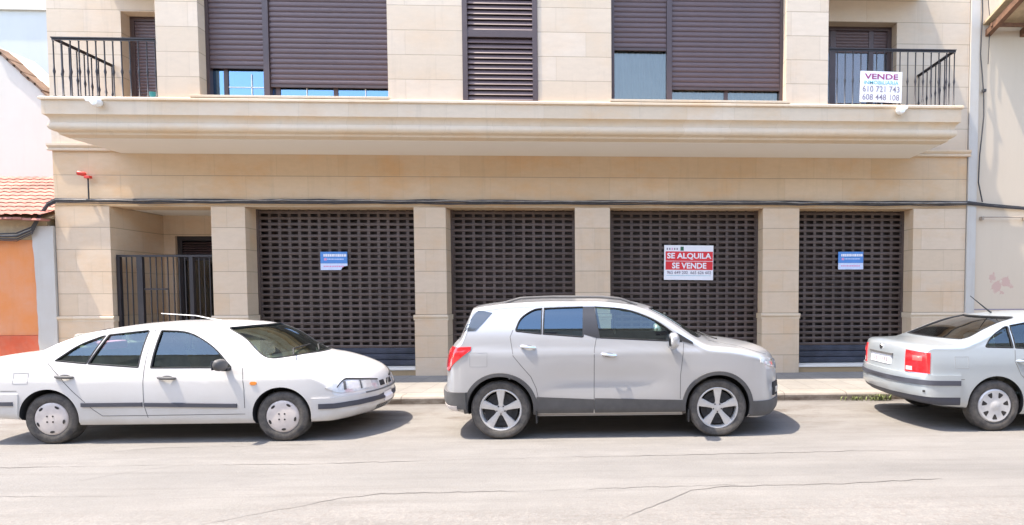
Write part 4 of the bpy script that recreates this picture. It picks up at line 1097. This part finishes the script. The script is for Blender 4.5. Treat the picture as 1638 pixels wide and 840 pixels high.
for sg_ in (-1,1):
    u = (lambda t,g=sg_: t if g>0 else 1-t)          # 0 inner end, 1 outer end
    lo = lambda t: .535+.01*u(t)+.075*max(0,u(t)-.72)/.28*max(0,u(t)-.72)/.28
    hi = lambda t: .625+.085*u(t)-.10*max(0,u(t)-.78)/.22*max(0,u(t)-.78)/.22
    hl = band(bv,WF,min(sg_*16,sg_*66),max(sg_*16,sg_*66),lo,hi,.009,'headlight',M['clearlens'],root,30,8)
    band(bv,WF,min(sg_*26,sg_*36),max(sg_*26,sg_*36),.56,.645,.012,'reflector',M['silver_rim'],hl,8,6)
    band(bv,WF,min(sg_*51,sg_*53),max(sg_*51,sg_*53),.575,.67,.013,'lens_rib',M['plastic'],hl,3,6); band(bv,WF,min(sg_*37,sg_*38.5),max(sg_*37,sg_*38.5),.56,.66,.013,'lens_rib',M['plastic'],hl,3,6)
    band(bv,WF,min(sg_*40,sg_*49),max(sg_*40,sg_*49),.575,.66,.012,'indicator_bowl',M['hubcap2'],hl,8,6)
    band(bv,WF,min(sg_*15,sg_*58),max(sg_*15,sg_*58),(lambda t: hi(t)-.004),(lambda t: hi(t)+.012),.014,'headlight_surround',M['black'],hl,20,2)
    band(bv,WF,min(sg_*4.5,sg_*13),max(sg_*4.5,sg_*13),.545,.605,.010,'grille',M['black'],root,8,4)
MB().ob((s.xf+.012,0,.575),(.006,0,0),(0,.028,0),(0,0,.045)).build('badge', M['chrome'], root)
P_(bv,SD,[(.955,.665),(.955,.705),(1.03,.705),(1.03,.665)],.008,'side_indicator',M['amber'],root,4,6)
Rb(bv,SD,[(-2.06,.475),(-1.66,.475)],.055,.020,'bumper_strip',M['plastic_dk'],root)
P_(bv,SD,[(-2.05,.31),(-2.05,.585),(-1.60,.585),(-1.625,.30)],.010,'bumper_corner',M['paint_white'],root,8,12,.012,r=.01)
handle(bv,root,-1.10,.775,.20,M['plastic'],-.05); handle(bv,root,.03,.755,.20,M['plastic'],-.05)
band(bv,WR,-62,62,.30,.58,.014,'rear_bumper',M['paint_white'],root,40,8); band(bv,WR,-60,60,.46,.52,.026,'bumper_strip',M['plastic_dk'],root)
for sg_ in (-1,1): band(bv,WR,min(sg_*26,sg_*50),max(sg_*26,sg_*50),.66,.82,.008,'tail_light',M['redlens'],root,14,6)
door_mirror(root,bv,.69,.905,M['plastic'],1.0,-1); door_mirror(root,bv,.69,.905,M['plastic'],1.0,1)
MB().tube([(.30,-.25,1.37),(-.02,-.28,1.445),(-.42,-.30,1.475)],[.010,.006,.005],6).build('aerial', M['white'], root, smooth=True)
for y0,y1 in ((-.62,.02),(-.02,.60)):
    MB().tube([(1.33,y0,.985),(1.22,y0+.2,1.045),(1.20,y1,1.06)],.009,6).build('wiper', M['black'], root, smooth=True)
MB().ob((-1.2,-.15,1.08),(.12,0,0),(0,.16,0),(0,0,.05)).build('parcel_on_shelf', M['inkpink'], root, bev=.02)

# ---------------------------------------------------------------- silver crossover (centre)
s = Car(); s.xr, s.xf, s.W = -2.03, 2.16, .885
s.paint = M['paint_silver']; s.glass = M['carglass']; s.rglass = M['carglass_dark']
s.zt = pchip([(-2.03,.62),(-2.025,.76),(-2.01,.90),(-1.98,1.01),(-1.93,1.10),(-1.85,1.19),(-1.76,1.37),(-1.705,1.49),(-1.685,1.54),(-1.62,1.568),(-1.45,1.594),(-1.2,1.622),(-.7,1.645),(-.2,1.645),(.2,1.615),(.45,1.565),(.65,1.485),(.85,1.375),(1.05,1.25),(1.20,1.165),(1.28,1.135),(1.5,1.115),(1.75,1.075),(1.93,1.03),(2.05,.965),(2.105,.89),(2.14,.78),(2.155,.66),(2.16,.58)])
s.zb = pchip([(-2.03,.42),(-2.0,.36),(-1.95,.33),(-1.6,.27),(-1.0,.27),(1.0,.27),(1.5,.24),(1.9,.20),(2.1,.24),(2.16,.30)])
s.w = pchip([(-2.03,.81),(-1.97,.85),(-1.8,.875),(-1.5,.885),(1.5,.885),(1.8,.875),(2.0,.85),(2.1,.82),(2.16,.79)])
s.T = pchip([(.2,.945),(.32,.962),(.45,.975),(.60,.985),(.80,.995),(.93,1.0),(1.0,1.0),(1.025,.994),(1.05,.981),(1.12,.966),(1.20,.948),(1.32,.905),(1.43,.855),(1.53,.795),(1.60,.74),(1.66,.68)])
s.hip = lambda x,z: (.020*(math.exp(-((x+1.25)/.5)**2)+math.exp(-((x-1.3)/.5)**2))*math.exp(-((z-.80)/.16)**2) - .030*math.exp(-((x+.05)/.75)**4)*math.exp(-((z-.70)/.13)**2)) if -1.9<x<1.9 else 0
s.bow = pchip([(-2.03,-.17),(-1.8,-.14),(-1.5,-.07),(-1.1,0),(.2,.0),(.6,.08),(1.2,.12),(1.5,.12),(1.8,.16),(2.16,.27)]); s.bp = 2.8
s.crown = pchip([(-2.03,.006),(-1.98,.02),(-1.6,.03),(0,.035),(.8,.05),(1.3,.05),(1.8,.05),(2.16,.02)])
s.rc = pchip([(-2.03,.012),(-1.98,.04),(-1.6,.06),(0,.08),(1.0,.08),(1.4,.08),(2.0,.07),(2.16,.05)]); s.rcy = 1.2; s.dome = .012
s.axles = (-1.278,1.278); s.wr = .345; s.arch = .385; s.archdz = .015; s.tw = .215; s.rimr = .246; s.wheelin = .012; s.rim = 'five'
s.cav = (-1.60,1.15); s.pglass = M['privacy']
s.windows = [[(-1.105,1.265,.03),(-1.055,1.42,.10),(-.90,1.52,.08),(-.80,1.528,.005),(-.80,1.232,.005)],
             [(-.778,1.231,.005),(-.778,1.530,.005),(-.31,1.545,.02),(-.31,1.195,.02)],
             [(-.12,1.185,.02),(-.19,1.545,.02),(.20,1.52,.15),(.55,1.39,.2),(.80,1.20,.2),(.86,1.135,.03)]]
s.ws = [(-.72,1.17),(-.57,1.52),(.57,1.52),(.72,1.17)]; s.wsx = (.1,2.4,.62)
s.rs = [(-.62,1.16),(-.50,1.49),(.50,1.49),(.62,1.16)]; s.rsx = (-2.3,-1.5)
s.seams = [[(-.175,1.55),(-.155,1.19),(-.18,1.05),(-.185,.60),(-.185,.34)],[(-1.13,1.28),(-1.16,1.20),(-1.12,.98),(-1.02,.86),(-.92,.74),(-.86,.60),(-.84,.50)],[(.87,1.12),(.86,1.0),(.83,.75),(.83,.46)],
           [(-1.62,1.02),(-1.62,.86),(-1.42,.86),(-1.42,1.02),(-1.62,1.02)],[(1.22,1.12),(1.55,1.065),(1.9,.96)]]
s.seats = [(.0,.38,.66),(.0,-.38,.66),(-.88,.38,.66),(-.88,-.38,.66)]; s.mirz = 1.42
root = thing('parked_crossover', 'silver crossover with five-spoke alloy wheels and grey lower cladding', 'car', (.074,7.43,0), group='cars parked along the kerb')
make_car(s, root); bv = s.bvh; SD, FR, RE = frame('side',s), frame('front',s), frame('rear',s); WF, WR = frame(('wrapf',.75),s), frame(('wrapr',.75),s)
for F_ in (SD, frame('far',s)):
    for a, b in ((-.86,-.19),(-.18,.86)):
        P_(bv,F_,[(a,.305),(a,.50 if a<-.5 else .478),(b,.478 if b<0 else .455),(b,.305)],.012,'sill_cladding',M['plastic'],root,6,20,.016,r=.008)
    for ax in s.axles:
        ar = arc(ax,s.wr+s.archdz,s.arch+.022,-14 if ax>0 else -10,192 if ax>0 else 194,30)
        Rb(bv,F_,ar,.052,.014,'arch_moulding',M['plastic'],root)
for F_ in (SD, frame('far',s)): P_(bv,F_,[(-.315,1.19),(-.315,1.55),(-.188,1.55),(-.117,1.18)],.0035,'pillar_trim',M['pillar'],root,8,6,.006,r=.004)
P_(bv,SD,[(.83,1.145),(.76,1.23),(.80,1.235),(1.0,1.115),(.98,1.105)],.006,'mirror_triangle',M['black'],root,6,8,.006,r=.01)
rb_ = band(bv,WR,-66,66,.36,.56,.035,'rear_bumper_cladding',M['plastic'],root,50,6)
band(bv,WR,-60,60,.335,.40,.040,'skid_plate',M['hubcap'],rb_,50,3)
fb = band(bv,WF,-73,73,.20,.42,.014,'front_bumper_cladding',M['plastic'],root,50,6)
for sg_ in (-1,1):
    tl = band(bv,WR,min(sg_*40,sg_*69),max(sg_*40,sg_*69),(lambda t,g=sg_:.80+.25*max(0,((t if g>0 else 1-t)-.4)/.6)),(lambda t,g=sg_:1.075+.015*(t if g>0 else 1-t)),.012,'tail_light',M['redlens'],root,20,12)
    band(bv,WR,min(sg_*36,sg_*52),max(sg_*36,sg_*52),(lambda t,g=sg_:1.0+.02*(t if g>0 else 1-t)),(lambda t,g=sg_:1.04+.02*(t if g>0 else 1-t)),.017,'light_strip',M['brightred'],tl,10,3)
    hl = band(bv,WF,min(sg_*22,sg_*66),max(sg_*22,sg_*66),(lambda t,g=sg_:.735+.14*(t if g>0 else 1-t)**1.5),(lambda t,g=sg_:.86+.085*(t if g>0 else 1-t)),.010,'headlight',M['clearlens'],root,20,10)
    for a in (32,47): band(bv,WF,min(sg_*a,sg_*(a+6)),max(sg_*a,sg_*(a+6)),.80+.002*(a-30),.87+.002*(a-30),.014,'reflector',M['chrome'],hl,6,6)
    fl = band(bv,WF,min(sg_*36,sg_*50),max(sg_*36,sg_*50),.46,.62,.014,'fog_lamp_recess',M['black'],root,8,8)
    band(bv,WF,min(sg_*40,sg_*46),max(sg_*40,sg_*46),.49,.56,.020,'fog_lamp',M['clearlens'],fl,6,6)
band(bv,WF,-22,22,.74,.84,.008,'upper_grille',M['black'],root,24,4); band(bv,WF,-24,24,.46,.66,.008,'lower_grille',M['black'],root,24,6)
band(bv,WF,-9,9,.50,.61,.022,'number_plate',M['signwhite'],root,12,3)
handle(bv,root,-.95,1.085,.17,M['chrome'],-.12); handle(bv,root,-.01,.99,.17,M['chrome'],-.12)
door_mirror(root,bv,.72,1.155,M['paint_silver'],1.4,-1); door_mirror(root,bv,.72,1.155,M['paint_silver'],1.4,1)
for sd_ in (-1,1):
    pts = []
    for i in range(25):
        x = -1.28+1.62*i/24; h = .045*min(1,math.sin(math.pi*i/24)*2.6)
        o_ = bv.ray_cast(Vector((x,sd_*.56,3)),Vector((0,0,-1)))[0]; pts.append((x,sd_*.56,o_.z+h))
    MB().tube(pts,.016,8).build('roof_rail', M['plastic'], root, smooth=True)
for x in (-.86,.93): MB().ob((x,-.80,.26),(.008,0,0),(0,.07,0),(0,0,.075)).build('mud_flap', M['black'], root)
MB().tube([(1.30,-.65,1.15),(1.22,-.4,1.175),(1.20,.1,1.19)],.009,6).build('wiper', M['black'], root, smooth=True)
P_(bv,SD,[(-1.56,1.505),(-1.36,1.50),(-1.47,1.37),(-1.58,1.25),(-1.74,1.24)],.004,'rear_quarter_glass',M['carglass_dk'],root,10,8,.004,r=.02)
for F_ in (SD, frame('far',s)): Rb(bv,F_,[(-.86,.285),(.86,.285)],.05,.010,'sill_strip',M['dusty_sill'],root)
MB().ob((.08,.35,1.28),(.015,0,0),(0,.10,0),(0,0,.13)).build('sun_visor', M['cream_in'] if 'cream_in' in M else M['white'], root, bev=.02)

# ---------------------------------------------------------------- pale blue saloon (right)
s = Car(); s.xr, s.xf, s.W = -2.37, 2.27, .87
s.paint = M['paint_blue']; s.glass = M['carglass']; s.rglass = M['carglass_dark']
s.zt = pchip([(-2.37,.70),(-2.366,.85),(-2.35,.97),(-2.32,1.035),(-2.22,1.072),(-2.0,1.085),(-1.85,1.095),(-1.65,1.16),(-1.35,1.285),(-1.05,1.385),(-.75,1.435),(-.4,1.458),(0,1.46),(.35,1.435),(.6,1.375),(.9,1.24),(1.2,1.08),(1.35,1.01),(1.6,.96),(1.9,.88),(2.1,.78),(2.22,.66),(2.27,.56)])
s.zb = pchip([(-2.37,.44),(-2.32,.37),(-2.2,.32),(-1.7,.27),(-1.2,.19),(1.2,.19),(1.9,.20),(2.2,.23),(2.27,.30)])
s.w = pchip([(-2.37,.80),(-2.30,.835),(-2.1,.855),(-1.6,.87),(1.4,.87),(1.8,.86),(2.1,.83),(2.27,.78)])
s.T = pchip([(.15,.95),(.25,.97),(.40,.99),(.60,1.0),(.80,.993),(.90,.975),(.97,.955),(1.05,.930),(1.17,.875),(1.28,.808),(1.37,.738),(1.42,.70),(1.46,.65)])
s.hip = lambda x,z: 0.0
s.bow = pchip([(-2.37,-.20),(-2.0,-.13),(-1.5,-.06),(-1.0,0),(.3,.0),(.6,.06),(1.2,.10),(1.5,.10),(1.8,.18),(2.27,.33)]); s.bp = 2.6
s.crown = pchip([(-2.37,.006),(-2.31,.02),(-1.9,.035),(-1.2,.05),(0,.04),(.8,.05),(1.3,.05),(2.27,.02)])
s.rc = pchip([(-2.37,.010),(-2.31,.035),(-2.1,.05),(-1.7,.06),(-1.2,.08),(0,.08),(1.0,.07),(2.27,.04)]); s.rcy = 1.2; s.dome = .015
s.axles = (-1.35,1.35); s.wr = .315; s.arch = .350; s.archdz = .02; s.tw = .195; s.rimr = .208; s.wheelin = .015; s.rim = 'seven'
s.cav = (-1.62,1.25)
s.windows = [[(-1.47,1.035,.03),(-1.36,1.17,.10),(-1.16,1.275,.06),(-1.12,1.28,.01),(-1.12,1.025,.01)],
             [(-1.09,1.023,.01),(-1.09,1.290,.01),(-.75,1.345,.03),(-.36,1.355,.02),(-.34,.985,.01)],
             [(-.24,.98,.01),(-.26,1.355,.02),(.15,1.335,.15),(.50,1.15,.3),(.80,.95,.02)]]
s.ws = [(-.70,1.02),(-.56,1.375),(.56,1.375),(.70,1.02)]; s.wsx = (.2,2.5,.62)
s.rs = [(-.66,1.115),(-.53,1.385),(.53,1.385),(.66,1.115)]; s.rsx = (-2.4,-.9)
s.seams = [[(-.29,1.36),(-.28,.98),(-.28,.30)],[(-1.10,1.0),(-1.12,.86),(-1.05,.70),(-.90,.55),(-.82,.33)],[(-2.1,.655),(-1.75,.645)],[(-1.86,.92),(-1.86,.78),(-1.70,.78),(-1.70,.92),(-1.86,.92)]]
s.seats = [(.05,.36,.52),(.05,-.36,.52),(-.85,.36,.52),(-.85,-.36,.52)]; s.mirz = 1.28
root = thing('parked_saloon', 'pale blue-silver saloon seen from its tail, cut off by the right edge', 'car', (6.137,7.50,0), group='cars parked along the kerb')
make_car(s, root); bv = s.bvh; SD, FR, RE = frame('side',s), frame('front',s), frame('rear',s); WF, WR = frame(('wrapf',.75),s), frame(('wrapr',.9),s)
rb_ = band(bv,WR,-69,69,.43,.70,.030,'rear_bumper',M['paint_blue'],root,60,8)
band(bv,WR,-69,69,.575,.635,.042,'bumper_strip',M['plastic_dk'],rb_,60,3); band(bv,WR,-69,69,.33,.43,.022,'lower_valance',M['plastic_dk'],root,60,4)
band(bv,WR,-47.5,-46,.485,.51,.036,'parking_sensor',M['black'],rb_,3,3)
for sg_ in (-1,1):
    tl = band(bv,WR,min(sg_*32,sg_*50),max(sg_*32,sg_*50),.715,(lambda t,g=sg_:.985-.02*(t if g>0 else 1-t)),.012,'tail_light',M['redlens'],root,24,10)
    band(bv,WR,min(sg_*33,sg_*38),max(sg_*33,sg_*38),.735,.785,.017,'reversing_lamp',M['clearlens'],tl,6,3)
    band(bv,WR,min(sg_*38,sg_*45),max(sg_*38,sg_*45),.86,.92,.016,'lamp_bowl',M['brightred'],tl,8,6)
band(bv,WR,-17,17,.765,.885,.006,'number_plate',M['signwhite'],root,16,4); band(bv,WR,-19,19,.888,.912,.022,'plate_light_bar',M['plastic'],root,20,2)
pl = MB(); 
for k in range(7): band(bv,WR,-11+k*3.4-.7,-11+k*3.4+.8,.79,.85,.0085,'plate_character',M['inkgrey'],root,2,2) if k!=4 else None
q_ = cast(bv,WR,0,.975,.006); bd_ = MB().lathe([(.0001,-.006),(.036,-.006),(.040,0),(.0001,0)],20,axis='x').build('badge', M['chrome'], root, loc=tuple(q_))
MB().lathe([(.0001,-.0075),(.026,-.0075),(.026,-.006)],16,axis='x').build('badge_centre', M['black'], bd_)
for sg_ in (-1,1): band(bv,WF,min(sg_*18,sg_*48),max(sg_*18,sg_*48),.64,.77,.008,'headlight',M['clearlens'],root,16,6)
handle(bv,root,-1.01,.865,.19,M['paint_blue'],-.03); handle(bv,root,-.15,.85,.19,M['paint_blue'],-.03)
door_mirror(root,bv,.72,.99,M['paint_blue'],1.0,-1)
MB().tube([(-.83,-.0,1.43),(-.87,-.0,1.455),(-1.13,-.0,1.66)],[.013,.011,.004],6).build('aerial', M['black'], root, smooth=True)
